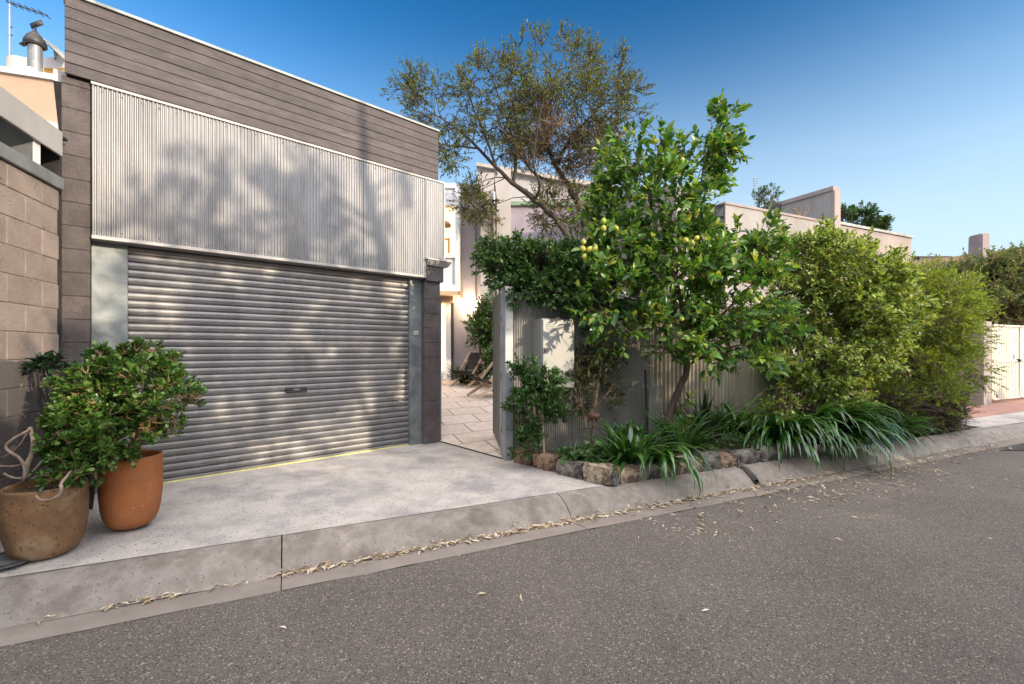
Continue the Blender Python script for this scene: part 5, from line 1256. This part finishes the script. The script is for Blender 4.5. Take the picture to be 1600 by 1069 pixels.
plant(hg, [([hg0+V((x*.9,x*.43,0)),hg0+V((x*.9,x*.43,1.6))],[.05,.03]) for x in range(-6,13,2)], ell, 950, .4, 8, .3, 8, 1, .25, .13, T_DIA, LF['street'], M['greybark'], br=.03, tw=.008, zmin=.1)
# ================================================================== CAMERA, LIGHT, WORLD
cam = bpy.data.cameras.new('camera'); cam.sensor_width = 36; cam.lens = F/1600*36; cam.clip_end = 2000; cam.clip_start = .05
cam.shift_y = (HY-534.5)/1600
co = bpy.data.objects.new('camera', cam); COL.objects.link(co); co.location = (0,0,CH); co.rotation_euler = (rad(90),0,0); SC.camera = co
sun = bpy.data.lights.new('sun','SUN'); sun.energy = 2.6; sun.angle = rad(.55); sun.color = (1,.84,.62)
so = bpy.data.objects.new('sun', sun); COL.objects.link(so)
sv = V((SH.x*math.cos(rad(SUNEL)), SH.y*math.cos(rad(SUNEL)), math.sin(rad(SUNEL))))
so.rotation_euler = sv.to_track_quat('Z','Y').to_euler(); so.location = (8,-6,6)
w = bpy.data.worlds.new('World'); SC.world = w; w.use_nodes = True
N = w.node_tree.nodes; L = w.node_tree.links; bg = N['Background']
sk = N.new('ShaderNodeTexSky'); sk.sky_type = 'NISHITA'; sk.sun_disc = False; sk.sun_elevation = rad(SUNEL); sk.sun_rotation = math.atan2(SH.x, SH.y)
sk.air_density = 1.0; sk.dust_density = 1.2; sk.ozone_density = 2.5
hs2 = N.new('ShaderNodeHueSaturation'); hs2.inputs['Saturation'].default_value = 1.22; hs2.inputs['Hue'].default_value = .480; hs2.inputs['Value'].default_value = .16; L.new(sk.outputs[0], hs2.inputs['Color'])
gm = N.new('ShaderNodeGamma'); gm.inputs['Gamma'].default_value = 1.7; L.new(hs2.outputs[0], gm.inputs['Color'])
vm = N.new('ShaderNodeVectorMath'); vm.operation = 'SCALE'; vm.inputs['Scale'].default_value = 10.8; L.new(gm.outputs[0], vm.inputs[0])
# thin high cloud low in the sky
tc = N.new('ShaderNodeTexCoord'); mp = N.new('ShaderNodeMapping'); mp.inputs['Scale'].default_value = (1.2,1.2,9); mp.inputs['Rotation'].default_value = (0,rad(8),0); L.new(tc.outputs['Generated'], mp.inputs[0])
no = N.new('ShaderNodeTexNoise'); no.inputs['Scale'].default_value = 2.2; no.inputs['Detail'].default_value = 7; L.new(mp.outputs[0], no.inputs['Vector'])
mr = N.new('ShaderNodeMapRange'); mr.inputs['From Min'].default_value = .48; mr.inputs['From Max'].default_value = .8; mr.inputs['To Max'].default_value = .25; L.new(no.outputs['Fac'], mr.inputs['Value'])
sx = N.new('ShaderNodeSeparateXYZ'); L.new(tc.outputs['Generated'], sx.inputs[0])
m2 = N.new('ShaderNodeMapRange'); m2.inputs['From Min'].default_value = .45; m2.inputs['From Max'].default_value = .12; L.new(sx.outputs[2], m2.inputs['Value'])
mm = N.new('ShaderNodeMath'); mm.operation = 'MULTIPLY'; L.new(mr.outputs[0], mm.inputs[0]); L.new(m2.outputs[0], mm.inputs[1])
mx = N.new('ShaderNodeMix'); mx.data_type = 'RGBA'; mx.inputs['B'].default_value = (5.2,5.4,5.8,1); L.new(mm.outputs[0], mx.inputs['Factor']); L.new(vm.outputs[0], mx.inputs['A'])
# cloud-like fill glow added to the sky above and behind the camera, out of view
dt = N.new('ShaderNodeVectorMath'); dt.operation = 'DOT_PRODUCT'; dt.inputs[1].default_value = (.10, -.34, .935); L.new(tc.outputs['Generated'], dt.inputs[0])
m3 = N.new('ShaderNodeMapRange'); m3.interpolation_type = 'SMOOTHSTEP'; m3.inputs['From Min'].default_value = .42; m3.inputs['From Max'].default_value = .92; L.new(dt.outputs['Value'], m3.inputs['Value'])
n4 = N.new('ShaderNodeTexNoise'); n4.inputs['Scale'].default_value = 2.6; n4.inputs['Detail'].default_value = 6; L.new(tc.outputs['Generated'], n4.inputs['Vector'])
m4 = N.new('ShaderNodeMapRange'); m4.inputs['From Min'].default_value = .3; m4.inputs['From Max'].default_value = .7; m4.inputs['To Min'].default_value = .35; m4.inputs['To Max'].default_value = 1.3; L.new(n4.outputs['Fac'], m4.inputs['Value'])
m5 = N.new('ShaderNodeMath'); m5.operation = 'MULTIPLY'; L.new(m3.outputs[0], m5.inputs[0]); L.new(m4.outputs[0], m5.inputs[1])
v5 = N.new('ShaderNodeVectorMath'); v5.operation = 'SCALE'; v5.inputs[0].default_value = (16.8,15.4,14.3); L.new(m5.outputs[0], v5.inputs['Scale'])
v6 = N.new('ShaderNodeVectorMath'); v6.operation = 'ADD'; hz_ = N.new('ShaderNodeMapRange'); hz_.interpolation_type = 'SMOOTHERSTEP'; hz_.inputs['From Min'].default_value = .64; hz_.inputs['From Max'].default_value = .04; hz_.inputs['To Max'].default_value = .95; L.new(sx.outputs[2], hz_.inputs['Value'])
mh = N.new('ShaderNodeMix'); mh.data_type = 'RGBA'; mh.inputs['B'].default_value = (3.1,3.95,4.6,1); L.new(hz_.outputs[0], mh.inputs['Factor']); L.new(mx.outputs['Result'], mh.inputs['A'])
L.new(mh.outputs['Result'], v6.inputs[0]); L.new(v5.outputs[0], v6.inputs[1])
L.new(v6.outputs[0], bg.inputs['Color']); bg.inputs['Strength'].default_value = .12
SC.view_settings.view_transform = 'Standard'; SC.view_settings.look = 'None'; SC.view_settings.exposure = 1.0; SC.view_settings.gamma = 1
